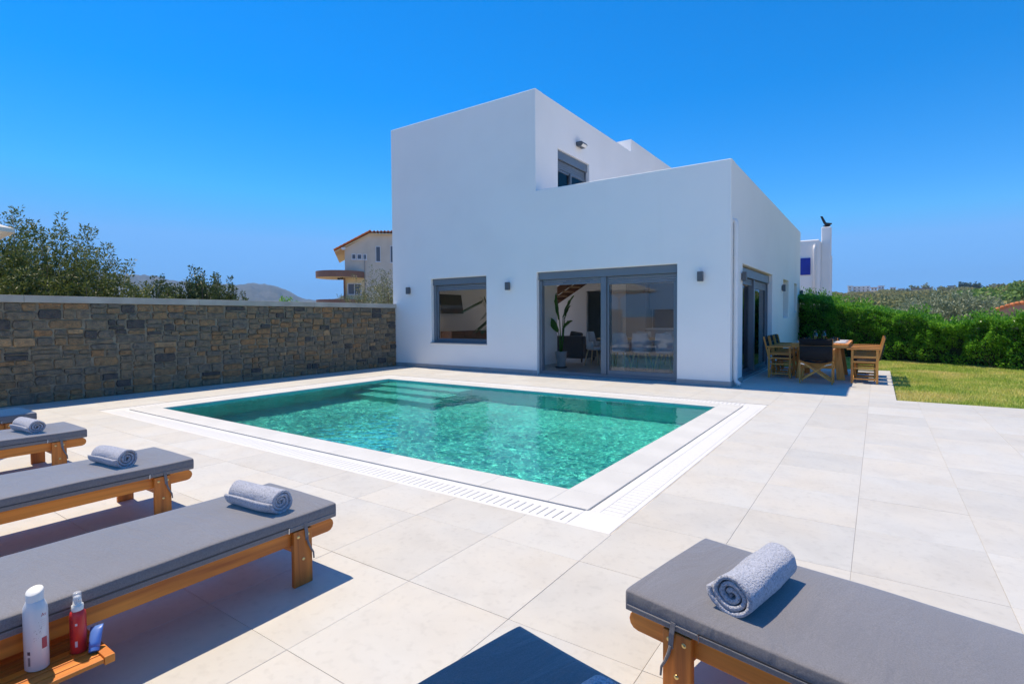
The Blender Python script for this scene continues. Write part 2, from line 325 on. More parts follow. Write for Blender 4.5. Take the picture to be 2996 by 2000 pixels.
# ------------------------------------------------------------------ builders
class MB:
    def __init__(s): s.v = []; s.f = []
    def add(s, vs, fs):
        b = len(s.v); s.v += [tuple(x) for x in vs]; s.f += [tuple(i+b for i in f) for f in fs]; return s
    def box(s, x0, x1, y0, y1, z0, z1):
        return s.add([(x0,y0,z0),(x1,y0,z0),(x1,y1,z0),(x0,y1,z0),(x0,y0,z1),(x1,y0,z1),(x1,y1,z1),(x0,y1,z1)],
                     [(0,3,2,1),(4,5,6,7),(0,1,5,4),(1,2,6,5),(2,3,7,6),(3,0,4,7)])
    def bar(s, p, q, w, t, up=(0,0,1)):
        """rectangular bar from p to q, w wide sideways, t thick along up"""
        p, q = Vector(p), Vector(q); d = (q-p).normalized(); u = Vector(up); sd = d.cross(u)
        if sd.length < 1e-4: sd = d.cross(Vector((1,0,0)))
        sd.normalize(); u = sd.cross(d).normalized()
        vs = []
        for c in (p, q):
            for a, b in ((-1,-1),(1,-1),(1,1),(-1,1)): vs.append(c + sd*(a*w/2) + u*(b*t/2))
        return s.add(vs, [(3,2,1,0),(4,5,6,7),(0,1,5,4),(1,2,6,5),(2,3,7,6),(3,0,4,7)])
    def tube(s, pts, r, n=8, caps=True):
        pts = [Vector(p) for p in pts]; rs = r if isinstance(r, (list, tuple)) else [r]*len(pts)
        vs = []; fs = []
        dirs = [(pts[min(i+1, len(pts)-1)] - pts[max(i-1, 0)]).normalized() for i in range(len(pts))]
        ref = min((Vector((1,0,0)), Vector((0,1,0)), Vector((0,0,1))), key=lambda a: max(abs(d.dot(a)) for d in dirs))
        for i, p in enumerate(pts):
            d = dirs[i]; x = d.cross(ref).normalized(); y = d.cross(x)
            for k in range(n):
                t = 2*math.pi*k/n; vs.append(p + (x*math.cos(t) + y*math.sin(t))*rs[i])
        for i in range(len(pts)-1):
            for k in range(n):
                fs.append((i*n+k, i*n+(k+1)%n, (i+1)*n+(k+1)%n, (i+1)*n+k))
        if caps: fs.append(tuple(range(n-1, -1, -1))); fs.append(tuple((len(pts)-1)*n+k for k in range(n)))
        return s.add(vs, fs)
    def lathe(s, prof, n=24, c=(0,0,0), caps=True, sx=1.0, sy=1.0):
        vs = []; fs = []
        for r, z in prof:
            for k in range(n):
                t = 2*math.pi*k/n; vs.append((c[0]+r*sx*math.cos(t), c[1]+r*sy*math.sin(t), c[2]+z))
        for i in range(len(prof)-1):
            for k in range(n): fs.append((i*n+k, i*n+(k+1)%n, (i+1)*n+(k+1)%n, (i+1)*n+k))
        if caps: fs.append(tuple(range(n-1, -1, -1))); fs.append(tuple((len(prof)-1)*n+k for k in range(n)))
        return s.add(vs, fs)
    def prism(s, poly, a, b, axis='y'):
        """2-D polygon extruded along an axis from a to b"""
        f = {'y': lambda p, t: (p[0], t, p[1]), 'x': lambda p, t: (t, p[0], p[1]), 'z': lambda p, t: (p[0], p[1], t)}[axis]
        n = len(poly); vs = [f(p, a) for p in poly] + [f(p, b) for p in poly]
        fs = [tuple(range(n)), tuple(range(2*n-1, n-1, -1))] + [(i, i+n, (i+1)%n+n, (i+1)%n) for i in range(n)]
        return s.add(vs, fs)
    def mesh(s, name, smooth=False):
        me = bpy.data.meshes.new(name); me.from_pydata(s.v, [], s.f)
        bm = bmesh.new(); bm.from_mesh(me); bmesh.ops.recalc_face_normals(bm, faces=bm.faces); bm.to_mesh(me); bm.free()
        if smooth:
            for p in me.polygons: p.use_smooth = True
        me.update(); return me
    def build(s, name, mat, parent=None, smooth=False, bevel=0.0, loc=None, seg=2):
        o = bpy.data.objects.new(name, s.mesh(name, smooth)); COL.objects.link(o)
        o.data.materials.append(MATS[mat])
        if parent is not None: o.parent = parent
        if loc is not None: o.location = loc
        if bevel:
            b = o.modifiers.new('bevel', 'BEVEL'); b.width = bevel; b.segments = seg; b.limit_method = 'ANGLE'; b.angle_limit = R(40)
            if smooth: 
                pass
        return o

def inst(me, name, mat=None, parent=None, loc=(0,0,0), rot=(0,0,0), scale=(1,1,1)):
    o = bpy.data.objects.new(name, me); COL.objects.link(o)
    if mat and not me.materials: me.materials.append(MATS[mat])
    o.location = loc; o.rotation_euler = rot; o.scale = scale
    if parent is not None: o.parent = parent
    return o

def tag(o, label=None, cat=None, group=None, kind=None):
    if label: o['label'] = label
    if cat: o['category'] = cat
    if group: o['group'] = group
    if kind: o['kind'] = kind
    return o

def empty(name, loc=(0,0,0), rz=0.0, label=None, cat=None, group=None):
    o = bpy.data.objects.new(name, None); COL.objects.link(o); o.empty_display_size = 0.1
    o.location = loc; o.rotation_euler = (0, 0, rz)
    return tag(o, label, cat, group)

def copy_tree(o, parent=None):
    c = o.copy(); COL.objects.link(c); c.parent = parent
    for ch in list(o.children): copy_tree(ch, c)
    return c

def np_mesh(name, verts, quads, mat, parent=None, smooth=False):
    """fast mesh from numpy arrays; quads (n,4) or (n,3)"""
    verts = np.asarray(verts, np.float32); quads = np.asarray(quads, np.int32); k = quads.shape[1]
    me = bpy.data.meshes.new(name)
    me.vertices.add(len(verts)); me.vertices.foreach_set('co', verts.ravel())
    me.loops.add(quads.size); me.loops.foreach_set('vertex_index', quads.ravel())
    me.polygons.add(len(quads)); me.polygons.foreach_set('loop_start', np.arange(0, quads.size, k, dtype=np.int32))
    if smooth: me.polygons.foreach_set('use_smooth', np.ones(len(quads), bool))
    me.update(calc_edges=True); me.validate()
    o = bpy.data.objects.new(name, me); COL.objects.link(o); me.materials.append(MATS[mat])
    if parent is not None: o.parent = parent
    return o

def unit(a): return a/np.maximum(np.linalg.norm(a, axis=-1, keepdims=True), 1e-9)

def leaf_quads(c, d, nrm, L, W):
    """leaf-shaped quads: base c, direction d, blade normal nrm"""
    d = unit(d); sd = unit(np.cross(d, nrm)); up = np.cross(sd, d)
    L = np.asarray(L)[:, None]; W = np.asarray(W)[:, None]
    v = np.stack([c, c + d*L*0.5 + sd*W*0.5 + up*W*0.18, c + d*L, c + d*L*0.5 - sd*W*0.5 + up*W*0.18], 1).reshape(-1, 3)
    q = np.arange(len(c)*4).reshape(-1, 4)
    return v, q

def wall_grid(us, vs, fill, P, name, mat, parent=None, thick=0.3, soft=0.0, butt=False):
    """wall with openings: cells of a u/v grid, P(u,v,d) gives the point at depth d"""
    V = {}; verts = []; faces = []
    def vid(i, j, d):
        k = (i, j, d)
        if k not in V: V[k] = len(verts); verts.append(P(us[i], vs[j], d))
        return V[k]
    nu, nv = len(us)-1, len(vs)-1
    full = [[fill((us[i]+us[i+1])/2, (vs[j]+vs[j+1])/2) for j in range(nv)] for i in range(nu)]
    g = lambda i, j: 0 <= i < nu and 0 <= j < nv and full[i][j]
    for i in range(nu):
        for j in range(nv):
            if not full[i][j]: continue
            faces.append((vid(i,j,0), vid(i+1,j,0), vid(i+1,j+1,0), vid(i,j+1,0)))
            faces.append((vid(i,j+1,thick), vid(i+1,j+1,thick), vid(i+1,j,thick), vid(i,j,thick)))
            if not g(i-1,j): faces.append((vid(i,j,0), vid(i,j+1,0), vid(i,j+1,thick), vid(i,j,thick)))
            if not g(i+1,j): faces.append((vid(i+1,j,thick), vid(i+1,j+1,thick), vid(i+1,j+1,0), vid(i+1,j,0)))
            if not g(i,j-1): faces.append((vid(i,j,thick), vid(i+1,j,thick), vid(i+1,j,0), vid(i,j,0)))
            if not g(i,j+1): faces.append((vid(i,j+1,0), vid(i+1,j+1,0), vid(i+1,j+1,thick), vid(i,j+1,thick)))
    m = MB(); m.v = verts; m.f = faces
    o = m.build(name, mat, parent)
    if soft:
        bm = bmesh.new(); bm.from_mesh(o.data); bm.verts.ensure_lookup_table()
        key = {v: k for k, v in V.items()}; ed = []
        for e_ in bm.edges:
            a, b = key[e_.verts[0].index], key[e_.verts[1].index]
            if a[2] or b[2] or len(e_.link_faces) != 2: continue
            if butt and a[0] == b[0] == 0: continue
            if e_.link_faces[0].normal.dot(e_.link_faces[1].normal) < 0.5: ed.append(e_)
        bmesh.ops.bevel(bm, geom=ed, offset=soft, segments=3, profile=0.5, affect='EDGES'); bm.to_mesh(o.data); bm.free()
    return o

# ------------------------------------------------------------------ setting: ground, terrace, lawn, pool
XL, XM, XR = -11.033, -6.386, -2.218
YF, YB, YT = 10.271, 20.703, 15.911
HL, HR, HT = 6.431, 4.157, 6.82
PX0, PX1, PY0, PY1 = -8.708, -1.914, 3.533, 7.940
CO, GO = 0.314, 0.601
WX = -10.93                        # face of the stone garden wall
LAWN_Y = 10.02; PAT_X = 0.25; PAT_Y = 15.30

g = MB(); N = 9000
g.add([(-N,-N,-0.30),(N,-N,-0.30),(N,PY0-1.2,-0.30),(-N,PY0-1.2,-0.30)], [(0,1,2,3)])
g.add([(-N,PY1+1.2,-0.30),(N,PY1+1.2,-0.30),(N,N,-0.30),(-N,N,-0.30)], [(0,1,2,3)])
g.add([(-N,PY0-1.2,-0.30),(PX0-1.2,PY0-1.2,-0.30),(PX0-1.2,PY1+1.2,-0.30),(-N,PY1+1.2,-0.30)], [(0,1,2,3)])
g.add([(PX1+1.2,PY0-1.2,-0.30),(N,PY0-1.2,-0.30),(N,PY1+1.2,-0.30),(PX1+1.2,PY1+1.2,-0.30)], [(0,1,2,3)])
tag(g.build('ground', 'dirt'), kind='structure')

GX0, GX1, GY0, GY1 = PX0-GO, PX1+GO, PY0-GO, PY1+GO        # outside of the drain round the pool
TX0, TX1, TY0 = WX, 11.0, -10.0
t = MB(); zt = -0.003
t.box(TX0, GX0, TY0, YF, -0.25, zt); t.box(GX1, TX1, TY0, LAWN_Y, -0.25, zt)
t.box(GX0, GX1, TY0, GY0, -0.25, zt); t.box(GX0, GX1, GY1, YF, -0.25, zt)
t.box(GX1, XR+0.02, LAWN_Y, YF, -0.25, zt); t.box(XR+0.02, PAT_X, LAWN_Y, PAT_Y, -0.25, zt)
terrace = tag(t.build('terrace', 'grout'), kind='structure')

TW, TL_ = 0.6025, 0.662; TXO, TYO = -1.9045, 1.190; GAP = 0.0017
def cut(rc, hole):
    """rectangle minus rectangle -> list of rectangles"""
    x0, x1, y0, y1 = rc; a0, a1, b0, b1 = hole
    if x1 <= a0 or x0 >= a1 or y1 <= b0 or y0 >= b1: return [rc]
    out = []
    if y0 < b0: out.append((x0, x1, y0, b0))
    if y1 > b1: out.append((x0, x1, b1, y1))
    m0, m1 = max(y0, b0), min(y1, b1)
    if x0 < a0: out.append((x0, a0, m0, m1))
    if x1 > a1: out.append((a1, x1, m0, m1))
    return out
regions = [(TX0, TX1, TY0, LAWN_Y), (TX0, XR-0.0, LAWN_Y, YF), (XR, PAT_X, LAWN_Y, PAT_Y)]
tiles = []
for i in range(-16, 23):
    for j in range(-18, 23):
        x0, y0 = TXO+i*TW, TYO+j*TL_
        pcs = []
        for a0, a1, b0, b1 in regions:
            r_ = (max(x0, a0), min(x0+TW, a1), max(y0, b0), min(y0+TL_, b1))
            if r_[1]-r_[0] < 0.02 or r_[3]-r_[2] < 0.02: continue
            for q in cut(r_, (GX0, GX1, GY0, GY1)):
                if q[1]-q[0] > 0.02 and q[3]-q[2] > 0.02: pcs.append(q)
        # merge pieces of one tile that lie side by side across a region border
        if len(pcs) == 2 and abs(pcs[0][0]-pcs[1][0]) < 1e-6 and abs(pcs[0][1]-pcs[1][1]) < 1e-6:
            a, b = sorted(pcs, key=lambda q: q[2])
            if abs(a[3]-b[2]) < 1e-6: pcs = [(a[0], a[1], a[2], b[3])]
        tiles += pcs
def in_view(x, y, z=0.0):
    d = Vector((x, y, z)) - Vector((0, 0, 1.3)); dz = d.dot(F)
    if dz < 0.3: return False
    u = d.dot(R2)/dz; v = d.dot(U2)/dz
    return abs(u) < 1.05 and -0.75 < v < 0.7
def slab(m, x0, x1, y0, y1, z0, z1, c=0.0012):
    """flat slab with a fine chamfer round the top"""
    m.add([(x0,y0,z0),(x1,y0,z0),(x1,y1,z0),(x0,y1,z0),(x0,y0,z1-c),(x1,y0,z1-c),(x1,y1,z1-c),(x0,y1,z1-c),
           (x0+c,y0+c,z1),(x1-c,y0+c,z1),(x1-c,y1-c,z1),(x0+c,y1-c,z1)],
          [(0,1,5,4),(1,2,6,5),(2,3,7,6),(3,0,4,7),(4,5,9,8),(5,6,10,9),(6,7,11,10),(7,4,8,11),(8,9,10,11)])
    return m
tiles.sort(key=lambda q: (0 if in_view((q[0]+q[1])/2, (q[2]+q[3])/2) else 1, math.hypot((q[0]+q[1])/2, (q[2]+q[3])/2)))
cache = {}; rest = MB(); rng = random.Random(3)
for k, (x0, x1, y0, y1) in enumerate(tiles):
    w, l_ = round(x1-x0, 3), round(y1-y0, 3); dz = rng.uniform(-0.0006, 0.0006)
    if k < 300:
        if (w, l_) not in cache:
            me = slab(MB(), -w/2+GAP/2, w/2-GAP/2, -l_/2+GAP/2, l_/2-GAP/2, -0.0025, 0).mesh('tile'); me.materials.append(MATS['stone_tile']); cache[(w, l_)] = me
        inst(cache[(w, l_)], 'tile', parent=terrace, loc=((x0+x1)/2, (y0+y1)/2, dz))
    else: slab(rest, x0+GAP/2, x1-GAP/2, y0+GAP/2, y1-GAP/2, -0.0025, dz)
tag(rest.build('far_tiles', 'stone_tile', terrace), kind='stuff')

# lawn: soil sheet and blades
lw = MB(); lw.add([(PAT_X+0.004, LAWN_Y+0.004, -0.035), (9.5, LAWN_Y+0.004, -0.035), (9.5, 22.5, -0.035), (PAT_X+0.004, 22.5, -0.035)], [(0,1,2,3)])
lw.add([(XR+0.02, PAT_Y+0.004, -0.035), (PAT_X+0.004, PAT_Y+0.004, -0.035), (PAT_X+0.004, 22.5, -0.035), (XR+0.02, 22.5, -0.035)], [(0,1,2,3)])
lawn = tag(lw.build('lawn', 'grass'), kind='structure')
rg = np.random.default_rng(11)
nb = 150000
bx = rg.uniform(XR+0.03, 5.2, nb); by = LAWN_Y + 0.012 + rg.uniform(0, 1, nb)**1.15*(19.8-LAWN_Y)
ok = ((bx > PAT_X+0.012) | (by > PAT_Y+0.012)); bx, by = bx[ok], by[ok]; nb = len(bx)
c = np.stack([bx, by, np.full(nb, -0.036)], 1); th = rg.uniform(0, 2*np.pi, nb)
tuft = np.array([noise.noise(Vector((x*1.3, y*1.3, 4.0))) for x, y in zip(bx, by)])
hgt = rg.uniform(0.035, 0.062, nb)*(1+0.35*tuft); w = rg.uniform(0.004, 0.009, nb); lean = rg.uniform(0, 0.7, nb)
sd = np.stack([np.cos(th), np.sin(th), np.zeros(nb)], 1); ln = np.stack([-np.sin(th), np.cos(th), np.zeros(nb)], 1)
top = c + ln*(lean*hgt)[:, None] + np.array([0, 0, 1])*hgt[:, None]
gv = np.stack([c - sd*w[:, None], c + sd*w[:, None], top], 1).reshape(-1, 3)
tag(np_mesh('grass_blades', gv, np.arange(nb*3).reshape(-1, 3), 'grass', lawn), kind='stuff')

# far path slab behind the patio
p = MB(); slab(p, -2.198, -0.95, 20.75, 22.3, -0.1, 0.0)
tag(p.build('garden_path', 'stone_tile'), kind='structure')

# pool basin, steps, coping, drain, water
PD = -1.35; wz = -0.028
b = MB(); e = 0.3
b.add([(PX0,PY0,-0.02),(PX1,PY0,-0.02),(PX1,PY1,-0.02),(PX0,PY1,-0.02),(PX0,PY0,PD),(PX1,PY0,PD),(PX1,PY1,PD),(PX0,PY1,PD),
       (PX0-e,PY0-e,-0.02),(PX1+e,PY0-e,-0.02),(PX1+e,PY1+e,-0.02),(PX0-e,PY1+e,-0.02),(PX0-e,PY0-e,PD-e),(PX1+e,PY0-e,PD-e),(PX1+e,PY1+e,PD-e),(PX0-e,PY1+e,PD-e)],
      [(0,4,5,1),(1,5,6,2),(2,6,7,3),(3,7,4,0),(4,7,6,5),(8,0,1,9),(9,1,2,10),(10,2,3,11),(11,3,0,8),(8,9,13,12),(9,10,14,13),(10,11,15,14),(11,8,12,15),(12,13,14,15)])
pool = tag(b.build('pool_basin', 'pool_stone'), kind='structure')
for k in range(3):
    s_ = MB(); s_.box(PX0+0.002, PX0+2.3, PY1-0.38*(k+1), PY1-0.002-0.38*k, PD+0.002, -0.30-0.30*k)
    s_.build('step', 'pool_stone', pool, bevel=0.012)
for x in (-3.46, -7.04):
    m = MB(); m.tube([(x+0.145*math.cos(t), PY1-0.012, -0.33+0.145*math.sin(t)) for t in [2*math.pi*i/28 for i in range(29)]], 0.014, 8, False)
    ring = m.build('light_ring', 'pipe_white', pool, True)
    m = MB(); m.lathe([(0.13, 0), (0.12, 0.012), (0.0001, 0.02)], 24, caps=False)
    d_ = m.build('lens', 'window_glass', ring, True, loc=(x, PY1-0.004, -0.33)); d_.rotation_euler = (R(90), 0, 0)
# coping slabs
def run(a, b, n): return [(a+(b-a)*i/n, a+(b-a)*(i+1)/n) for i in range(n)]
cop = []
for (x0, x1) in run(PX0, PX1, 11): cop += [(x0, x1, PY0-CO, PY0), (x0, x1, PY1, PY1+CO)]
for (y0, y1) in run(PY0, PY1, 7): cop += [(PX0-CO, PX0, y0, y1), (PX1, PX1+CO, y0, y1)]
for x0 in (PX0-CO, PX1):
    for y0 in (PY0-CO, PY1): cop.append((x0, x0+CO, y0, y0+CO))
for x0, x1, y0, y1 in cop:
    w, l_ = round(x1-x0, 3), round(y1-y0, 3); key = ('c', w, l_)
    if key not in cache:
        me = slab(MB(), -w/2+0.0006, w/2-0.0006, -l_/2+0.0006, l_/2-0.0006, -0.035, 0, 0.0015).mesh('coping_slab'); me.materials.append(MATS['coping_stone']); cache[key] = me
    inst(cache[key], 'coping_slab', parent=pool, loc=((x0+x1)/2, (y0+y1)/2, 0.004))
# overflow drain: dark channel, white borders and slats
drain = empty('overflow_drain', (0, 0, 0), 0, 'white slotted overflow drain running round all four sides of the pool', 'drain')
ch = MB(); ih = CO+0.006
OX0, OX1, OY0, OY1 = GX0+0.004, GX1-0.004, GY0+0.004, GY1-0.004
IX0, IX1, IY0, IY1 = PX0-ih, PX1+ih, PY0-ih, PY1+ih
for q in ((OX0, OX1, OY0, IY0), (OX0, OX1, IY1, OY1), (OX0, IX0, IY0, IY1), (IX1, OX1, IY0, IY1)): ch.box(q[0], q[1], q[2], q[3], -0.16, -0.045)
ch.build('channel', 'channel_dark', drain)
so, si = 0.041, 0.199       # slot zone measured from the outer edge
zg0, zg1 = -0.045, -0.004
def brd(name, x0, x1, y0, y1): slab(MB(), x0, x1, y0, y1, zg0, zg1, 0.003).build(name, 'grate_white', drain)
cw = 0.30
for (ya, yb, s_) in ((OY0, IY0, 1), (IY1, OY1, -1)):
    out0, in0 = (OY0, IY0) if s_ > 0 else (OY1, IY1)
    lo, hi = sorted((out0, out0+s_*so)); brd('outer_border', OX0+cw, OX1-cw, lo, hi)
    lo, hi = sorted((out0+s_*si, in0)); brd('inner_border', OX0+cw, OX1-cw, lo, hi)
for (out0, in0, s_) in ((OX0, IX0, 1), (OX1, IX1, -1)):
    lo, hi = sorted((out0, out0+s_*so)); brd('outer_border', lo, hi, OY0+cw, OY1-cw)
    lo, hi = sorted((out0+s_*si, in0)); brd('inner_border', lo, hi, OY0+cw, OY1-cw)
for x0 in (OX0, OX1-cw):
    for y0 in (OY0, OY1-cw): brd('corner_plate', x0, x0+cw, y0, y0+cw)
slats = []
P_ = 0.060; SW = 0.0535
n = int((OX1-OX0-2*cw)/P_)
for i in range(n):
    x = OX0+cw+ (i+0.5)*(OX1-OX0-2*cw)/n
    slats += [(x, OY0+(so+si)/2, 0), (x, OY1-(so+si)/2, 0)]
n = int((OY1-OY0-2*cw)/0.064)
for i in range(n):
    y = OY0+cw+(i+0.5)*(OY1-OY0-2*cw)/n
    slats += [(OX0+(so+si)/2, y, 1), (OX1-(so+si)/2, y, 1)]
slats.sort(key=lambda q: math.hypot(q[0], q[1]))
sl = si-so
ma = slab(MB(), -SW/2, SW/2, -sl/2, sl/2, zg0, zg1, 0.003).mesh('slat'); ma.materials.append(MATS['grate_white'])
mb_ = slab(MB(), -sl/2, sl/2, -SW/2-0.002, SW/2+0.002, zg0, zg1, 0.003).mesh('slat'); mb_.materials.append(MATS['grate_white'])
rest = MB()
for k, (x, y, d_) in enumerate(slats):
    if k < 300: inst(mb_ if d_ else ma, 'slat', parent=drain, loc=(x, y, 0))
    else:
        hx, hy = (sl/2, SW/2) if d_ else (SW/2, sl/2); slab(rest, x-hx, x+hx, y-hy, y+hy, zg0, zg1, 0.003)
tag(rest.build('far_slats', 'grate_white', drain), kind='stuff')
# water surface with real ripples
nx, ny = 520, 340
xs = np.linspace(PX0+0.001, PX1-0.001, nx); ys = np.linspace(PY0+0.001, PY1-0.001, ny)
Z = np.empty((ny, nx))
for j, y in enumerate(ys):
    for i, x in enumerate(xs):
        k = 0.35+0.65*min(1, max(0, (7.9-y)/2.2))       # calmer along the far side
        Z[j, i] = k*(0.0030*noise.noise(Vector((x*2.7, y*3.4, 1.3))) + 0.0024*noise.noise(Vector((x*6.5+3, y*7.4, 7.1))) + 0.0020*noise.noise(Vector((x*13, y*14.5, 2.7))) + 0.0010*noise.noise(Vector((x*25, y*27, 5.7))))
XX, YY = np.meshgrid(xs, ys)
wv = np.stack([XX, YY, Z+wz], 2).reshape(-1, 3)
ii = (np.arange(ny-1)[:, None]*nx + np.arange(nx-1)[None, :]).ravel()
wq = np.stack([ii, ii+1, ii+nx+1, ii+nx], 1)
water = tag(np_mesh('pool_water', wv, wq, 'pool_water', None, True), kind='structure')
try:
    water.cycles.is_caustics_caster = True
    pool.cycles.is_caustics_receiver = True
    for ch_ in pool.children:
        if ch_.name.startswith(('step',)): ch_.cycles.is_caustics_receiver = True
except Exception as ex: print('caustics', ex)
# ------------------------------------------------------------------ stone garden wall
WT = 1.70
gw = empty('stone_garden_wall', (WX, 6, 0), 0, 'dark rubble stone garden wall with a pale concrete cap, left of the pool', 'wall')
core = MB(); core.box(WX-0.34-WX, -0.012, -11.2, YF-6-0.004, -0.3, WT-0.11); core.build('core', 'mortar', gw)
for k, (y0, y1) in enumerate(run(-11.2, YF-6-0.006, 6)):
    c_ = MB(); c_.box(-0.39, 0.035, y0+0.0015, y1-0.0015, WT-0.11, WT); c_.build('cap_slab', 'concrete_cap', gw, bevel=0.006)
rs = random.Random(21); stones = []
top = WT-0.112
def split(y, w, z, h):
    big = w > rs.uniform(0.24, 0.50) and w > 0.17 or h > rs.uniform(0.15, 0.24)
    if not big: stones.append((y, w, z, h)); return
    f = rs.uniform(0.36, 0.64)
    if w/h > rs.uniform(2.1, 3.3) or h < 0.125: split(y, w*f, z, h); split(y+w*f, w*(1-f), z, h)
    else: split(y, w, z, h*f); split(y, w, z+h*f, h*(1-f))
nb_ = 5; L0 = YF-6-0.005+5.4
for k in range(nb_):
    zz0 = top*k/nb_+(0.05*(-1)**k if 0 < k else 0); zz1 = top*(k+1)/nb_+(0.05*(-1)**(k+1) if k < nb_-1 else 0)
    split(-5.4, L0, zz0, zz1-zz0)
def stone(m, y, w, z, h):
    g_ = rs.uniform(0.004, 0.010); a, b, c_, d_ = y+g_, y+w-g_, z+g_*0.8, z+h-g_*0.8
    r_ = min(b-a, d_-c_)*rs.uniform(0.05, 0.17); j = lambda k=0.015: rs.uniform(-k, k)*min(1, (b-a)/0.2)
    o = [(a+r_+j(), c_+j(.006)), ((a+b)/2+j(), c_+j(.010)), (b-r_+j(), c_+j(.006)), (b+j(.006), c_+r_), (b+j(), (c_+d_)/2), (b+j(.006), d_-r_), (b-r_+j(), d_+j(.006)), ((a+b)/2+j(), d_+j(.010)), (a+r_+j(), d_+j(.006)), (a+j(.006), d_-r_), (a+j(), (c_+d_)/2), (a+j(.006), c_+r_)]
    cy, cz = (a+b)/2, (c_+d_)/2; pr = rs.uniform(0.0, 0.022); n = len(o)
    vs = [(-0.045, p[0], p[1]) for p in o]
    vs += [(-0.016+pr*0.6, p[0]+(cy-p[0])*0.05, p[1]+(cz-p[1])*0.05) for p in o]
    vs += [(0.004+pr+rs.uniform(-.004, .004), p[0]+(cy-p[0])*0.13, p[1]+(cz-p[1])*0.15) for p in o]
    vs.append((0.006+pr, cy, cz))
    fs = [(i, (i+1) % n, (i+1) % n+n, i+n) for i in range(n)] + [(i+n, (i+1) % n+n, (i+1) % n+2*n, i+2*n) for i in range(n)] + [(i+2*n, (i+1) % n+2*n, 3*n) for i in range(n)]
    m.add(vs, fs)
stones.sort(key=lambda s_: (0 if s_[0] > -3.9 else 1, -s_[1]*s_[3]/max(3.0, s_[0]+9)**2))
rest = MB()
for k, s_ in enumerate(stones):
    if k < 300: m = MB(); stone(m, *s_); m.build('stone', 'rubble_stone', gw, False)
    else: stone(rest, *s_)
tag(rest.build('small_stones', 'rubble_stone', gw, False), kind='stuff')

# ------------------------------------------------------------------ the villa
villa = empty('villa', (0, 0, 0), 0, 'white cubic two storey villa with grey framed sliding doors behind the pool', 'house')
DX0, DX1, DZ = -6.371, -3.197, 2.32
VX0, VX1, VZ0 = -9.61, -7.805, 0.665
def ffront(u, v):
    if v > HR and u > XM: return False
    if DX0 < u < DX1 and v < DZ: return False
    if VX0 < u < VX1 and VZ0 < v < DZ: return False
    return True
wall_grid([XL, VX0, VX1, XM, DX0, DX1, XR], [-0.25, VZ0, DZ, HR, HL], ffront, lambda u, v, d: (u, YF+d, v), 'front_wall', 'plaster', villa, soft=0.014)
SY0, SY1, SZ = 11.306, 14.939, 2.34
def fside(u, v):
    if SY0 < u < SY1 and v < SZ: return False
    if 16.78 < u < 17.92 and 1.25 < v < SZ: return False
    if 19.17 < u < 19.92 and 1.43 < v < SZ: return False
    return True
wall_grid([YF+0.3, SY0, SY1, 16.78, 17.92, 19.17, 19.92, YB], [-0.25, 0.0, 1.25, 1.43, SZ, HR], lambda u, v: v < 0 or fside(u, v), lambda u, v, d: (XR-d, u, v), 'side_wall', 'plaster', villa, soft=0.014, butt=True)
UY0, UY1, UZ0, UZ1 = 11.29, 12.98, 3.62, 5.36
def fup(u, v):
    if UY0 < u < UY1 and UZ0 < v < UZ1: return False
    return v < HL or u > YT
wall_grid([YF+0.3, UY0, UY1, YT, YB], [3.0, UZ0, UZ1, HL, HT], fup, lambda u, v, d: (XM-d, u, v), 'upper_side_wall', 'plaster', villa, soft=0.014, butt=True)
m = MB(); m.box(XL+0.3, XM-0.3, YT, YT+0.3, 5.9, HT); m.build('tower_front_wall', 'plaster', villa)
wall_grid([YF+0.3, 10.62, 11.65, 14.25, YT, 16.5, YB], [-0.25, 0.1, 2.75, HL, HT], lambda u, v: (v < HL or u > YT) and not (0.1 < v < 2.75 and (14.25 < u < 16.5 or 10.62 < u < 11.65)), lambda u, v, d: (XL+d, u, v), 'left_wall', 'plaster', villa)  # two unseen openings in this wall, added to let sun into the rooms
m = MB(); m.box(XL+0.3, XR-0.3, YB-0.3, YB, -0.25, HR); m.box(XL+0.3, XM-0.3, YB-0.3, YB, HR, HT); m.build('back_wall', 'plaster', villa)
m = MB(); m.box(XL+0.3, -5.6, YF+0.3, YB-0.3, 2.78, 3.0); m.box(-3.5, XR-0.3, YF+0.3, YB-0.3, 2.78, 3.0); m.box(-5.6, -3.5, YF+0.3, 14.7, 2.78, 3.0); m.box(-5.6, -3.5, 16.3, YB-0.3, 2.78, 3.0); m.build('ceiling_slab', 'plaster', villa)
for q in ((XM, -5.6, YF+0.3, YB-0.3), (-3.5, XR-0.3, YF+0.3, YB-0.3), (-5.6, -3.5, YF+0.3, 14.7), (-5.6, -3.5, 16.3, YB-0.3)): m = MB(); m.box(*q, 3.0, 3.3); m.build('terrace_slab', 'plaster', villa)
m = MB(); m.box(-5.6, -3.5, 14.7, 16.3, 3.24, 3.26); m.build('added_roof_light', 'window_glass', villa)  # unseen glazed opening, added only to brighten the room below
m = MB(); m.box(XL+0.3, XM-0.3, YF+0.3, YT, 5.85, 6.1); m.box(XL+0.3, XM-0.3, YT+0.3, YB-0.3, 6.2, 6.45); m.build('roof_slab', 'plaster', villa)
simple('floor_tile', (0.60, 0.58, 0.55), 0.14, 0.06, 2.0)
m = MB(); m.box(XL+0.3, XR-0.3, YF+0.3, YB-0.3, -0.2, 0.03); m.build('inside_floor', 'floor_tile', villa)
m = MB(); m.box(DX0, DX1, YF+0.02, YF+0.3, -0.2, 0.028); m.box(XR-0.3, XR-0.02, SY0, SY1, -0.2, 0.02); m.build('threshold', 'plinth_stone', villa)
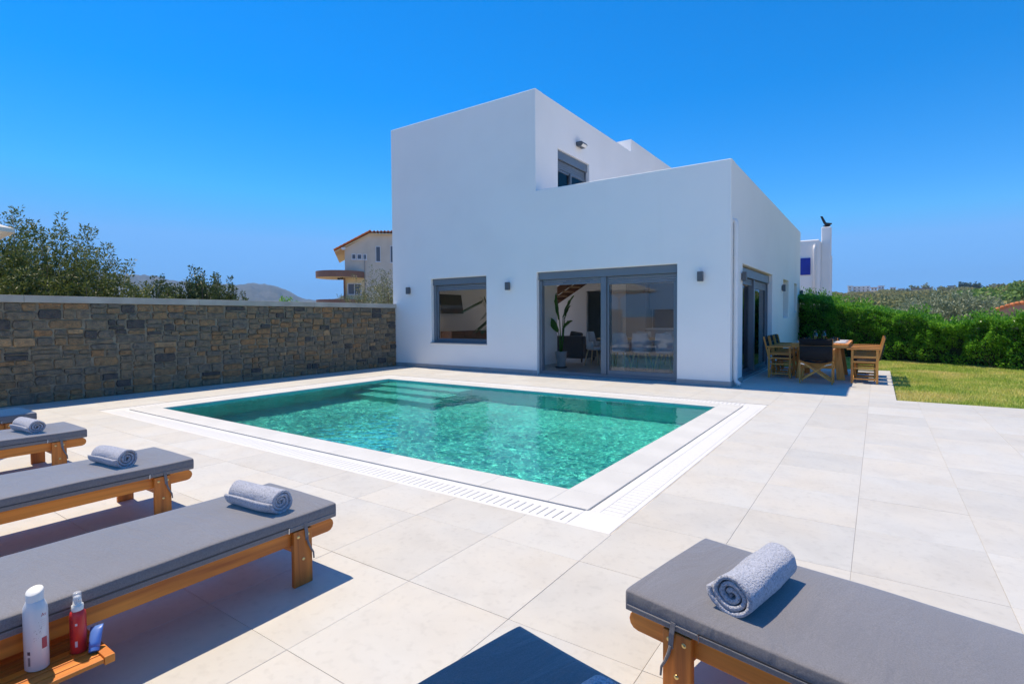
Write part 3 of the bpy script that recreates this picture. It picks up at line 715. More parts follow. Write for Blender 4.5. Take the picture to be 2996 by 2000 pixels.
# partitions inside
wall_grid([XL+0.3, -8.26, -7.35, XR-0.3], [0.03, 2.2, 2.78], lambda u, v: not (-8.26 < u < -7.35 and v < 2.2), lambda u, v, d: (u, 16.55+d, v), 'partition_wall', 'interior_white', villa, 0.12)
m = MB(); m.box(-7.12, -6.97, YF+0.3, 12.25, 0.03, 2.78); wing = m.build('wing_wall', 'interior_white', villa)
m = MB(); m.box(-6.97, -6.96, 11.85, 11.93, 1.07, 1.15); m.build('light_switch', 'pipe_white', wing, bevel=0.004)
m = MB(); m.box(-6.97, -6.957, YF+0.3, 12.26, 0.03, 0.10); m.build('skirting', 'floor_tile', wing)
# plinth of grey stone round the foot of the house
for q in ((XL, DX0, YF-0.014, YF-0.0005), (DX1, XR+0.014, YF-0.014, YF-0.0005), (XR+0.0005, XR+0.014, YF, SY0), (XR+0.0005, XR+0.014, SY1, YB)):
    m = MB(); m.box(*q, 0.001, 0.105); m.build('plinth', 'plinth_stone', villa, bevel=0.003)

def pane(par, x0, x1, y0, y1, z0, z1, name='glass_pane'): m = MB(); m.box(x0, x1, y0, y1, z0, z1); return m.build(name, 'window_glass', par)
A = 'aluminium_grey'
# front sliding door
yq = YF+0.10
m = MB(); m.box(DX0, DX0+0.075, yq, yq+0.12, 0.028, 2.14); m.box(DX1-0.055, DX1, yq, yq+0.12, 0.028, 2.14); m.box(DX0+0.075, DX1-0.055, yq+0.01, yq+0.12, 0.028, 0.095)
dfr = m.build('sliding_door_frame', A, villa, bevel=0.004)
m = MB(); m.box(DX0, DX1, yq-0.03, yq+0.19, 2.155, DZ); m.build('shutter_box', A, dfr, bevel=0.006)
for i in range(3):
    for (a_, b_) in ((DX0+0.076, -4.84), (-4.715, DX1-0.056)):
        m = MB(); m.box(a_, b_, yq+0.03, yq+0.045, 2.02+0.044*i+0.002, 2.02+0.044*(i+1)-0.003); m.build('shutter_slat', A, dfr, bevel=0.004)
m = MB(); m.box(-4.84, -4.715, yq-0.012, yq+0.13, 0.095, 2.153); m.build('mullion', A, dfr, bevel=0.006)
# right leaf, closed
x0, x1, z0, z1 = -4.714, DX1-0.056, 0.096, 2.018
m = MB(); m.box(x0, x0+0.05, yq+0.03, yq+0.075, z0, z1); m.box(x1-0.05, x1, yq+0.03, yq+0.075, z0, z1); m.box(x0+0.05, x1-0.05, yq+0.03, yq+0.075, z0, z0+0.085); m.box(x0+0.05, x1-0.05, yq+0.03, yq+0.075, z1-0.03, z1)
sash = m.build('sash', A, dfr, bevel=0.004); pane(sash, x0+0.05, x1-0.05, yq+0.049, yq+0.057, z0+0.085, z1-0.03)
# left leaf, slid open behind the right one
x0, x1 = -4.69, -3.27
m = MB(); m.box(x0, x0+0.05, yq+0.082, yq+0.118, z0, z1); m.box(x1-0.05, x1, yq+0.082, yq+0.118, z0, z1); m.box(x0+0.05, x1-0.05, yq+0.082, yq+0.118, z0, z0+0.07); m.box(x0+0.05, x1-0.05, yq+0.082, yq+0.118, z1-0.03, z1)
sash = m.build('sash', A, dfr, bevel=0.004); pane(sash, x0+0.05, x1-0.05, yq+0.096, yq+0.104, z0+0.07, z1-0.03)
# front window
m = MB(); m.box(VX0, VX0+0.09, yq, yq+0.12, VZ0+0.012, 2.15); m.box(VX1-0.035, VX1, yq, yq+0.12, VZ0+0.012, 2.15); m.box(VX0+0.09, VX1-0.035, yq, yq+0.12, VZ0+0.012, VZ0+0.075)
wfr = m.build('window_frame', A, villa, bevel=0.004)
m = MB(); m.box(VX0, VX1, yq-0.03, yq+0.19, 2.155, DZ); m.build('shutter_box', A, wfr, bevel=0.006)
for i in range(2):
    m = MB(); m.box(VX0+0.091, VX1-0.036, yq+0.03, yq+0.045, 2.045+0.05*i+0.002, 2.045+0.05*(i+1)-0.003); m.build('shutter_slat', A, wfr, bevel=0.004)
m = MB(); m.box(VX0+0.091, VX0+0.15, yq+0.03, yq+0.07, VZ0+0.076, 2.043); m.box(VX1-0.06, VX1-0.036, yq+0.03, yq+0.07, VZ0+0.076, 2.043); m.box(VX0+0.15, VX1-0.06, yq+0.03, yq+0.07, VZ0+0.076, VZ0+0.115); m.box(VX0+0.15, VX1-0.06, yq+0.03, yq+0.07, 2.01, 2.043)
sash = m.build('sash', A, wfr, bevel=0.004); pane(sash, VX0+0.15, VX1-0.06, yq+0.046, yq+0.054, VZ0+0.115, 2.01)
m = MB(); m.box(VX0-0.02, VX1+0.02, YF-0.028, yq, VZ0-0.012, VZ0+0.008); m.build('window_sill', 'plinth_stone', wfr, bevel=0.003)
# side sliding door
xq = XR-0.11
m = MB(); m.box(xq-0.12, xq, SY0, SY0+0.07, 0.022, 2.12); m.box(xq-0.12, xq, SY1-0.07, SY1, 0.022, 2.12); m.box(xq-0.12, xq, SY0+0.07, SY1-0.07, 0.022, 0.07)
sfr = m.build('sliding_door_frame', A, villa, bevel=0.004)
m = MB(); m.box(xq-0.19, xq+0.03, SY0, SY1, 2.125, SZ-0.03); m.build('shutter_box', A, sfr, bevel=0.006)
for i in range(3):
    m = MB(); m.box(xq-0.045, xq-0.03, SY0+0.071, SY1-0.071, 1.98+0.046*i+0.002, 1.98+0.046*(i+1)-0.003); m.build('shutter_slat', A, sfr, bevel=0.004)
m = MB(); m.box(xq-0.13, xq+0.012, 13.03, 13.15, 0.07, 2.122); m.build('mullion', A, sfr, bevel=0.006)
m = MB(); y0, y1 = 13.151, SY1-0.071; m.box(xq-0.075, xq-0.03, y0, y0+0.06, 0.071, 1.978); m.box(xq-0.075, xq-0.03, y1-0.06, y1, 0.071, 1.978); m.box(xq-0.075, xq-0.03, y0+0.06, y1-0.06, 0.071, 0.15); m.box(xq-0.075, xq-0.03, y0+0.06, y1-0.06, 1.94, 1.978)
sash = m.build('sash', A, sfr, bevel=0.004); pane(sash, xq-0.057, xq-0.049, y0+0.06, y1-0.06, 0.15, 1.94)
m = MB(); m.box(xq-0.115, xq-0.08, 12.25, 12.31, 0.071, 1.978); m.box(xq-0.115, xq-0.08, 13.6, 13.66, 0.071, 1.978); m.box(xq-0.115, xq-0.08, 12.31, 13.6, 0.071, 0.14); sash = m.build('sash', A, sfr, bevel=0.004)
pane(sash, xq-0.101, xq-0.094, 12.31, 13.6, 0.14, 1.97)
# narrow windows on the side
for (y0, y1, z0) in ((16.78, 17.92, 1.25), (19.17, 19.92, 1.43)):
    m = MB(); xs_ = XR-0.17; m.box(xs_-0.06, xs_, y0, y0+0.06, z0, SZ); m.box(xs_-0.06, xs_, y1-0.06, y1, z0, SZ); m.box(xs_-0.06, xs_, y0+0.06, y1-0.06, z0, z0+0.06); m.box(xs_-0.06, xs_, y0+0.06, y1-0.06, SZ-0.14, SZ)
    f_ = m.build('narrow_window_frame', A, villa, bevel=0.004); pane(f_, xs_-0.034, xs_-0.026, y0+0.06, y1-0.06, z0+0.06, SZ-0.14)
# upper window
xq = XM-0.09
m = MB(); m.box(xq-0.1, xq, UY0, UY0+0.06, UZ0, 5.15); m.box(xq-0.1, xq, UY1-0.06, UY1, UZ0, 5.15); m.box(xq-0.1, xq, UY0+0.06, UY1-0.06, UZ0, UZ0+0.07)
ufr = m.build('upper_window_frame', A, villa, bevel=0.004)
m = MB(); m.box(xq-0.16, xq+0.03, UY0, UY1, 5.155, UZ1); m.build('shutter_box', A, ufr, bevel=0.006)
for i in range(4):
    m = MB(); m.box(xq-0.045, xq-0.03, UY0+0.061, UY1-0.061, 4.95+0.05*i+0.002, 4.95+0.05*(i+1)-0.003); m.build('shutter_slat', A, ufr, bevel=0.004)
for (y0, y1, dx) in ((UY0+0.061, 12.17, 0), (12.10, UY1-0.061, 0.042)):
    m = MB(); a_, b_ = xq-0.085+dx, xq-0.045+dx
    m.box(a_, b_, y0, y0+0.06, UZ0+0.072, 4.948); m.box(a_, b_, y1-0.06, y1, UZ0+0.072, 4.948); m.box(a_, b_, y0+0.06, y1-0.06, UZ0+0.072, UZ0+0.14); m.box(a_, b_, y0+0.06, y1-0.06, 4.90, 4.948)
    sash = m.build('sash', A, ufr, bevel=0.004); pane(sash, a_+0.016, a_+0.024, y0+0.06, y1-0.06, UZ0+0.14, 4.90)
# rain pipe at the corner
m = MB(); px_, py_ = XR+0.05, 10.46
m.tube([(XR-0.02, py_, 3.06), (XR+0.03, py_, 3.06), (px_, py_, 3.02), (px_, py_, 2.96), (px_, py_, 0.16), (px_+0.01, py_-0.01, 0.10), (px_+0.085, py_-0.035, 0.045)], 0.042, 12)
pipe = m.build('rain_pipe', 'pipe_white', villa, True)
for z in (2.4, 0.85):
    m = MB(); m.lathe([(0.047, -0.014), (0.049, 0), (0.047, 0.014)], 14, (px_, py_, z)); m.box(XR, px_, py_-0.012, py_+0.012, z-0.008, z+0.008); m.build('pipe_clip', 'pipe_white', pipe)

# wall lamps
lamp_n = [0]
def wall_lamp(loc, rz, label, grp='box shaped wall lamps on the villa'):
    o = empty('wall_lamp', loc, rz, label, 'lamp', grp)
    m = MB(); m.box(-0.05, 0.05, -0.095, -0.02, -0.09, 0.09); m.build('housing', 'lamp_grey', o, bevel=0.003)
    m = MB(); m.box(-0.04, 0.04, -0.02, 0.0, -0.06, 0.06); m.build('bracket', 'lamp_grey', o)
    m = MB(); m.lathe([(0.03, 0.0905), (0.028, 0.094)], 14, (0, -0.057, 0)); m.build('lens', 'pipe_white', o)
    return o
wall_lamp((-10.39, YF, 2.045), 0, 'grey box wall lamp on the shaded facade nearest the stone wall')
wall_lamp((-7.14, YF, 2.04), 0, 'grey box wall lamp between the front window and the sliding door')
wall_lamp((-2.745, YF, 2.05), 0, 'grey box wall lamp between the front sliding door and the house corner')
wall_lamp((XR, 11.20, 2.08), R(90), 'grey box wall lamp between the rain pipe and the side door')
wall_lamp((XR, 16.50, 2.08), R(90), 'grey box wall lamp between the side door and the narrow windows')
wall_lamp((XR, 20.62, 2.08), R(90), 'grey box wall lamp at the far end of the side wall above the hedge')
fl = empty('flood_lamp', (XM, 12.35, 5.69), R(90), 'small grey flood lamp above the upper window', 'lamp')
m = MB(); m.prism([(-0.02, -0.05), (0.0, 0.06), (-0.16, 0.06), (-0.20, 0.0), (-0.14, -0.06)], -0.14, 0.14, 'x'); m.build('housing', 'lamp_grey', fl, bevel=0.004)
simple('lamp_lens', (0.75, 0.74, 0.7), 0.2, 0.02)
m = MB(); m.add([(-0.12, -0.199, -0.004), (0.12, -0.199, -0.004), (0.12, -0.145, -0.059), (-0.12, -0.145, -0.059), (-0.12, -0.203, -0.008), (0.12, -0.203, -0.008), (0.12, -0.149, -0.063), (-0.12, -0.149, -0.063)], [(0,1,2,3),(4,5,6,7),(0,1,5,4),(1,2,6,5),(2,3,7,6),(3,0,4,7)]); m.build('lens', 'lamp_lens', fl)

# ------------------------------------------------------------------ things inside the villa
def dining_chair(loc, rz, label):
    o = empty('dining_chair', loc, rz, label, 'chair', 'grey upholstered chairs in the dining room')
    m = MB(); n = 13; rings = []
    for (zz, r_, th) in ((0.42, 0.215, 0.05), (0.55, 0.235, 0.05), (0.72, 0.245, 0.045), (0.86, 0.235, 0.04), (0.885, 0.225, 0.025)):
        out = []; inn = []
        for i in range(n):
            a = R(-22+224*i/(n-1)) + math.pi           # wraps round the back (local -y)
            low = 1.0 if 2 < i < n-3 else 0.0
            zz2 = zz if low or zz < 0.6 else 0.62+0.02*(zz-0.6)
            out.append((r_*1.02*math.cos(a), r_*math.sin(a)*0.95, zz2)); inn.append(((r_-th)*math.cos(a), (r_-th)*math.sin(a)*0.95, zz2))
        rings.append((out, inn))
    vs = []; fs = []
    for out, inn in rings: vs += out + inn
    k = 2*n
    for j in range(len(rings)-1):
        for i in range(n-1):
            fs += [(j*k+i, j*k+i+1, (j+1)*k+i+1, (j+1)*k+i), (j*k+n+i+1, j*k+n+i, (j+1)*k+n+i, (j+1)*k+n+i+1)]
        fs += [(j*k, (j+1)*k, (j+1)*k+n, j*k+n), (j*k+n-1, j*k+2*n-1, (j+1)*k+2*n-1, (j+1)*k+n-1)]
    j = len(rings)-1
    for i in range(n-1): fs += [(j*k+i, j*k+i+1, j*k+n+i+1, j*k+n+i), (i+1, i, n+i, n+i+1)]
    m.add(vs, fs); m.build('backrest', 'chair_fabric', o, True)
    m = MB(); m.lathe([(0.16, 0.40), (0.205, 0.42), (0.215, 0.46), (0.20, 0.49), (0.12, 0.50)], 20, sy=1.05); m.build('seat', 'chair_fabric', o, True)
    for sx in (-1, 1):
        for sy in (-1, 1):
            m = MB(); m.tube([(sx*0.13, sy*0.13, 0.405), (sx*0.21, sy*0.2, 0.0)], [0.022, 0.013], 10); m.build('leg', 'oak_light', o, True)
    return o
fz = 0.031
dining_chair((-5.26, 12.40, fz), 0, 'grey shell chair at the indoor table, leftmost behind the closed glass leaf')
dining_chair((-4.69, 12.36, fz), 0, 'grey shell chair at the indoor table, middle of the near row')
dining_chair((-4.13, 12.40, fz), 0, 'grey shell chair at the indoor table, rightmost of the near row')
dining_chair((-6.24, 12.98, fz), R(-90), 'grey shell chair at the head of the indoor table, seen through the open leaf')
dining_chair((-5.2, 13.72, fz), R(180), 'grey shell chair on the far side of the indoor table, left one')
dining_chair((-4.45, 13.74, fz), R(180), 'grey shell chair on the far side of the indoor table, right one')
tb = empty('indoor_dining_table', (-4.85, 13.05, fz), 0, 'wooden dining table inside behind the sliding door', 'table')
m = MB(); m.box(-1.15, 1.05, -0.42, 0.42, 0.70, 0.74); m.build('tabletop', 'oak_top', tb, bevel=0.008)
for sx in (-0.98, 0.9):
    for sy in (-0.34, 0.34): m = MB(); m.tube([(sx, sy, 0.70), (sx*1.03, sy*1.05, 0)], [0.035, 0.022], 10); m.build('leg', 'oak_light', tb, True)
so_ = empty('sofa', (-8.0, 13.9, fz), 0, 'dark grey fabric sofa seen from behind through the open leaf', 'sofa')
m = MB(); m.box(-1.15, 1.16, -0.44, -0.2, 0.1, 0.74); m.build('backrest', 'sofa_fabric', so_, bevel=0.04, seg=3)
m = MB(); m.box(-1.15, 1.0, -0.195, 0.46, 0.1, 0.42); m.build('seat', 'sofa_fabric', so_, bevel=0.04, seg=3)
m = MB(); m.box(1.005, 1.2, -0.19, 0.47, 0.1, 0.62); m.build('armrest', 'sofa_fabric', so_, bevel=0.04, seg=3)
for x in (-1.05, 1.1):
    for y in (-0.38, 0.4): m = MB(); m.lathe([(0.02, 0), (0.028, 0.1)], 10, (x, y, 0)); m.build('leg', 'rubber_black', so_)
pl = MB(); pl.box(-0.2, 0.2, -0.05, 0.05, -0.15, 0.15)
pl = pl.build('sofa_cushion', 'sofa_fabric', None, bevel=0.045, seg=4, loc=(-7.25, 13.84, 0.735)); pl.rotation_euler = (R(-14), R(8), 0)
tag(pl, 'grey scatter cushion leaning on the back of the indoor sofa', 'cushion')

pp = empty('potted_banana_plant', (-6.62, 11.83, fz), 0, 'tall banana plant in a grey pot just inside the open door', 'plant')
m = MB(); m.lathe([(0.105, 0.03), (0.15, 0.40), (0.155, 0.41), (0.145, 0.41), (0.13, 0.37), (0.001, 0.37)], 24, caps=False); m.build('pot', 'plinth_stone', pp, True)
m = MB(); m.lathe([(0.14, 0.0), (0.155, 0.028), (0.14, 0.029), (0.001, 0.029)], 24, caps=False); m.build('saucer', 'rubber_black', pp, True)
def paddle(m, base, tip, wid, nrm, droop=0.1, n=9):
    base, tip, nrm = Vector(base), Vector(tip), Vector(nrm).normalized(); d = tip-base; sd = d.normalized().cross(nrm).normalized()
    vs = []
    for i in range(n):
        t_ = i/(n-1); w_ = wid*math.sin(math.pi*min(1, 0.08+t_*0.92))**0.7*(1 if t_ < 0.95 else 0.25)
        c_ = base+d*t_ - Vector((0, 0, 1))*droop*t_*t_
        for a in (-1, -0.5, 0, 0.5, 1): vs.append(c_+sd*(a*w_) + nrm*(abs(a)*w_*0.45 + 0.012*math.sin(t_*19+a*4)))
    fs = [(i*5+k, i*5+k+1, (i+1)*5+k+1, (i+1)*5+k) for i in range(n-1) for k in range(4)]
    m.add(vs, fs)
leaves_ = [((0.02, 0, 0.4), (0.06, 0, 1.25), (0.42, -0.1, 1.86), 0.10), ((-0.02, 0.02, 0.4), (-0.04, 0, 1.2), (-0.1, -0.06, 1.95), 0.12), ((0.03, -0.02, 0.4), (0.06, -0.03, 0.95), (0.36, -0.06, 1.24), 0.10), ((-0.03, 0, 0.4), (-0.1, 0.05, 0.9), (-0.38, 0.1, 1.3), 0.1), ((0.0, 0.02, 0.4), (0.09, 0.03, 1.22), (0.25, 0.03, 1.62), 0.08)]
for b0, b1, tp, w_ in leaves_:
    m = MB(); m.tube([b0, ((b0[0]+b1[0])/2+0.01, (b0[1]+b1[1])/2, (b0[2]+b1[2])/2), b1], [0.022, 0.016, 0.01], 8); st = m.build('stem', 'banana_leaf', pp, True)
    m = MB(); paddle(m, b1, tp, w_, (-0.5, -0.6, 0.6), 0.05); m.build('leaf', 'banana_leaf', st, True)
kp = empty('potted_palm', (-8.12, 11.25, fz), 0, 'dark feathery palm in a pot behind the front window', 'plant')
m = MB(); m.lathe([(0.12, 0.0), (0.17, 0.36), (0.15, 0.36), (0.001, 0.33)], 20, caps=False); m.build('pot', 'plinth_stone', kp, True)
rr = random.Random(5)
for k in range(9):
    a = 2*math.pi*k/9+rr.uniform(-.2, .2); L = rr.uniform(0.55, 0.95); hz = rr.uniform(1.1, 1.95)
    pts = [Vector((0, 0, 0.33)), Vector((0.08*math.cos(a), 0.08*math.sin(a), hz*0.6)), Vector((L*0.45*math.cos(a), L*0.45*math.sin(a), hz)), Vector((L*math.cos(a), L*math.sin(a), hz-0.25))]
    m = MB(); m.tube(pts, [0.012, 0.009, 0.006, 0.003], 6); fr_ = m.build('frond', 'palm_leaf', kp, True)
    c_ = []; dd = []
    for i in range(26):
        t_ = i/25; s0 = 1 if t_ < 0.5 else 2; f_ = (t_-0.5*(s0-1))*2; q = pts[s0].lerp(pts[s0+1], f_); ax = (pts[s0+1]-pts[s0]).normalized()
        for sgn in (-1, 1):
            sd_ = ax.cross(Vector((0, 0, 1))).normalized()*sgn
            c_.append(q); dd.append((sd_*0.8+ax*0.7+Vector((0, 0, -0.25))).normalized())
    v_, q_ = leaf_quads(np.array(c_), np.array(dd), np.tile(np.array([[0.1, 0.1, 1.0]]), (len(c_), 1)), np.full(len(c_), 0.27), np.full(len(c_), 0.028))
    np_mesh('leaflets', v_, q_, 'palm_leaf', fr_)
tv = empty('television', (XL+0.302, 12.3, 1.72), R(90), 'flat black television on the wall seen through the front window', 'television')
m = MB(); m.box(-0.5, 0.5, -0.075, -0.04, -0.29, 0.29); a = m.build('screen', 'rubber_black', tv, bevel=0.006); a.rotation_euler = (R(-9), 0, 0); a.data.materials[0] = MATS['zip_dark']
m = MB(); m.box(-0.1, 0.1, -0.045, 0, -0.1, 0.1); m.build('bracket', 'rubber_black', tv)
sb = empty('sideboard', (XL+0.30, 12.75, fz), R(90), 'low brown wooden sideboard under the television', 'cabinet')
m = MB(); m.box(-0.9, 0.9, -0.42, -0.004, 0.12, 0.88); m.build('carcass', 'walnut', sb, bevel=0.005)
for k in range(3): m = MB(); m.box(-0.89+0.595*k, -0.31+0.595*k, -0.44, -0.421, 0.14, 0.86); m.build('door', 'walnut', sb, bevel=0.003)
for x in (-0.8, 0.8):
    for y in (-0.36, -0.06): m = MB(); m.tube([(x, y, 0.12), (x, y, 0)], 0.018, 8); m.build('leg', 'rubber_black', sb)
kt = empty('kitchen_units', (-4.5, 16.54, fz), 0, 'grey kitchen units along the back wall behind the dining table', 'kitchen')
simple('kitchen_front', (0.32, 0.32, 0.33), 0.35, 0.03)
m = MB(); m.box(-1.4, 1.3, -0.62, -0.004, 0.0, 0.88); m.build('base_unit', 'kitchen_front', kt)
m = MB(); m.box(-1.42, 1.32, -0.65, -0.004, 0.881, 0.92); m.build('worktop', 'pipe_white', kt, bevel=0.004)
m = MB(); m.box(-1.4, 1.3, -0.02, -0.004, 0.921, 1.5); m.build('splashback', 'lamp_grey', kt)
for k in range(3): m = MB(); m.box(-1.4+0.9*k, -0.52+0.9*k, -0.37, -0.004, 1.501, 2.3); m.build('wall_unit', 'kitchen_front', kt, bevel=0.004)
m = MB(); m.box(-2.06, -1.43, -0.64, -0.004, 0, 2.3); m.build('tall_unit', 'kitchen_front', kt, bevel=0.004)
m = MB(); m.box(-0.35, 0.3, -0.634, -0.623, 0.2, 0.78); m.build('oven_door', 'rubber_black', kt, bevel=0.006)
stc = empty('staircase', (-9.4, 15.0, fz), 0, 'dark wooden staircase rising inside behind the plant', 'staircase')
for y in (0.0, 0.8): m = MB(); m.bar((-0.1, y, 1.55), (1.95, y, 2.74), 0.05, 0.22); m.build('stringer', 'walnut', stc)
for k in range(7): m = MB(); m.box(0.05+0.25*k, 0.32+0.25*k, 0.03, 0.77, 1.66+0.145*k, 1.70+0.145*k); m.build('tread', 'oak_top', stc, bevel=0.006)
for y in (0.0, 0.8): m = MB(); m.box(-0.14, -0.05, y-0.03, y+0.03, 0, 1.50); m.build('post', 'walnut', stc)
m = MB(); m.box(-0.75, -0.05, 0.0, 0.8, 1.50, 1.57); m.build('landing', 'walnut', stc)
# ------------------------------------------------------------------ sun loungers
LW = 0.62; LLEN = 1.98
def rounded_end(yy0, yy1, zc, h, n=6):
    """side outline of a rail, foot end rounded (yy1)"""
    r_ = h/2; pts = [(yy0, zc-r_), (yy1-r_, zc-r_)]
    pts += [(yy1-r_+r_*math.sin(math.pi*i/n), zc-r_*math.cos(math.pi*i/n)) for i in range(1, n)]
    return pts + [(yy1-r_, zc+r_), (yy0, zc+r_)]
def cushion_mesh():
    """box mattress with softened edges, a slight crown and a side seam"""
    m = MB(); nx_, ny_ = 16, 44; w, z0, z1 = LW, 0.2735, 0.350
    prof = []     # cross ring from bottom centre round to top
    rr_ = random.Random(9)
    def sq(t, a, b, ch):  # superellipse outline point
        c_, s_ = math.cos(t), math.sin(t); return (a*math.copysign(abs(c_)**ch, c_), b*math.copysign(abs(s_)**ch, s_))
    nseg = 40; rings = 50; vs = []; fs = []
    us_ = [0, 0.004]+[0.004+0.992*i/46 for i in range(1, 46)]+[0.996, 0.998, 1]
    for j in range(rings):
        u = us_[j]; yy = -LLEN+LLEN*u
        yy = -LLEN+LLEN*(0.5-0.5*math.cos(math.pi*u)) if False else yy
        e_ = min(u, 1-u)*LLEN; k = 0.0 if e_ < 1e-6 else 1.0
        sc = 0.985+0.015*k
        for i in range(nseg):
            t_ = 2*math.pi*i/nseg; x_, z_ = sq(t_, w/2*sc, (z1-z0)/2*(0.80+0.20*k), 0.14)
            crown = 0.004*math.cos(x_/w*math.pi)*(1 if z_ > 0 else 0)
            wob = 0.003*noise.noise(Vector((x_*5, yy*5, z_*9)))+0.006*noise.noise(Vector((x_*1.5, yy*2.2, 3)))
            seam = -0.0035*math.exp(-((z_+0.012)/0.004)**2)
            nx = (1+ (seam/(w/2)))
            vs.append((x_*nx, yy, (z0+z1)/2+z_+crown+(wob if z_ > 0 else 0)))
    for j in range(rings-1):
        for i in range(nseg): fs.append((j*nseg+i, j*nseg+(i+1) % nseg, (j+1)*nseg+(i+1) % nseg, (j+1)*nseg+i))
    fs.append(tuple(range(nseg))); fs.append(tuple((rings-1)*nseg+i for i in range(nseg)))
    m.add(vs, fs); return m.mesh('cushion', True)
def make_lounger():
    o = empty('sun_lounger', (0, 0, 0))
    for s_ in (-1, 1):
        m = MB(); xi, xo = sorted((s_*(LW/2-0.052), s_*(LW/2-0.027)))
        m.prism(rounded_end(-LLEN+0.02, 0.0, 0.2375, 0.069), xi, xo, 'x'); m.build('side_rail', 'lounger_wood', o, bevel=0.003)
    for s_ in (-1, 1):
        for y0 in (-0.246, -1.60):
            xi, xo = sorted((s_*(LW/2-0.0265), s_*(LW/2-0.0015)))
            m = MB(); m.box(xi, xo, y0, y0+0.100, 0.0, 0.2725); lg = m.build('leg', 'lounger_leg_wood', o, bevel=0.003)
            for (dy, dz) in ((0.025, 0.243), (0.078, 0.243), (0.051, 0.128)):
                m = MB(); x_ = s_*(LW/2-0.0012)
                m.lathe([(0.0001, 0.0022), (0.0045, 0.002), (0.0085, 0.0), (0.0085, -0.002)], 12, caps=False)
                sc = m.build('screw', 'brass', lg, True, loc=(x_, y0+dy, dz)); sc.rotation_euler = (0, R(90)*s_, 0)
    for y in (-0.215, -1.57):
        m = MB(); m.box(-LW/2+0.027, LW/2-0.027, y, y+0.025, 0.15, 0.2); m.build('crossbar', 'lounger_wood', o, bevel=0.003)
    for k in range(17):
        y = -0.115*k-0.075
        m = MB(); m.box(-LW/2+0.053, LW/2-0.053, y-0.075, y, 0.255, 0.271); m.build('slat', 'lounger_wood', o)
    cu = inst(CUSH, 'cushion', 'cushion_charcoal', o)
    hw = LW/2+0.0005; m = MB(); m.tube([(-hw, -LLEN+0.02, 0.2985), (-hw, -0.012, 0.2985), (-hw+0.010, 0.0005, 0.2985), (hw-0.010, 0.0005, 0.2985), (hw, -0.012, 0.2985), (hw, -LLEN+0.02, 0.2985)], 0.0026, 6); m.build('piping', 'cushion_charcoal', cu, True)
    for s_ in (-1, 1):
        x_ = s_*(LW/2-0.0005)
        m = MB(); m.box(min(x_, x_+s_*0.002), max(x_, x_+s_*0.002), -1.5, -0.27, 0.301, 0.3065); m.build('zip', 'zip_dark', cu)
        m = MB(); x2 = x_+s_*0.003; m.bar((x2, -0.272, 0.303), (x2+s_*0.002, -0.275, 0.278), 0.004, 0.002, (1, 0, 0)); m.build('zip_pull', 'steel', cu)
        m = MB(); x3 = s_*(LW/2+0.001)
        pts = [(x3, -0.185, 0.306), (x3+s_*0.004, -0.182, 0.27), (x3, -0.176, 0.225), (x3-s_*0.012, -0.178, 0.196)]
        for a_, b_ in zip(pts[:-1], pts[1:]): m.bar(a_, b_, 0.017, 0.002, (1, 0, 0))
        m.tube([pts[2], (x3+s_*0.006, -0.172, 0.20), (x3+s_*0.010, -0.163, 0.175), (x3+s_*0.012, -0.15, 0.15), (x3+s_*0.008, -0.145, 0.118)], [0.006, 0.006, 0.005, 0.0045, 0.004], 6)
        tag(m.build('tie_strap', 'cushion_charcoal', cu), kind='stuff')
    return o
CUSH = cushion_mesh()
lounger = make_lounger(); GRP = 'wooden sun loungers with charcoal cushions'
spots = [((-2.614, 1.735), 0, 'wooden sun lounger with a side tray and rolled towel, nearest of the left row'),
         ((-4.18, 1.754), R(0.4), 'wooden sun lounger with a rolled towel, second from the front in the left row'),
         ((-6.04, 1.724), R(-0.3), 'wooden sun lounger with a rolled towel, third from the front in the left row'),
         ((-7.52, 1.745), 0, 'wooden sun lounger partly in parasol shade, farthest of the left row'),
         ((-0.66, 2.038), R(79), 'sunlit wooden sun lounger with a rolled towel at the lower right corner'),
         ((-0.964, 1.047), R(79), 'wooden sun lounger wholly in shade, its cushion corner at the bottom edge')]
for k, ((x, y), a, lb) in enumerate(spots):
    o = lounger if k == 0 else copy_tree(lounger)
    o.location = (x, y, 0); o.rotation_euler = (0, 0, a); tag(o, lb, 'sun lounger', GRP)
# pull-out tray of the nearest lounger
tr = MB(); tx0, tx1, ty0, ty1, tz = 0.315, 0.478, -1.63, -1.035, 0.160
m = MB(); m.box(tx0-0.32, tx1, ty0, ty0+0.025, tz-0.022, tz+0.006); m.box(tx0-0.32, tx1, ty1-0.03, ty1, tz-0.022, tz+0.006)
tray = m.build('tray_frame', 'lounger_wood', lounger, bevel=0.002); tray['kind'] = 'stuff'
for k in range(8):
    x0 = tx1-0.041*(k+1); m = MB(); m.box(x0+0.0025, x0+0.0385, ty0+0.026, ty1-0.031, tz-0.014, tz); m.build('tray_slat', 'lounger_wood', tray, bevel=0.0015)

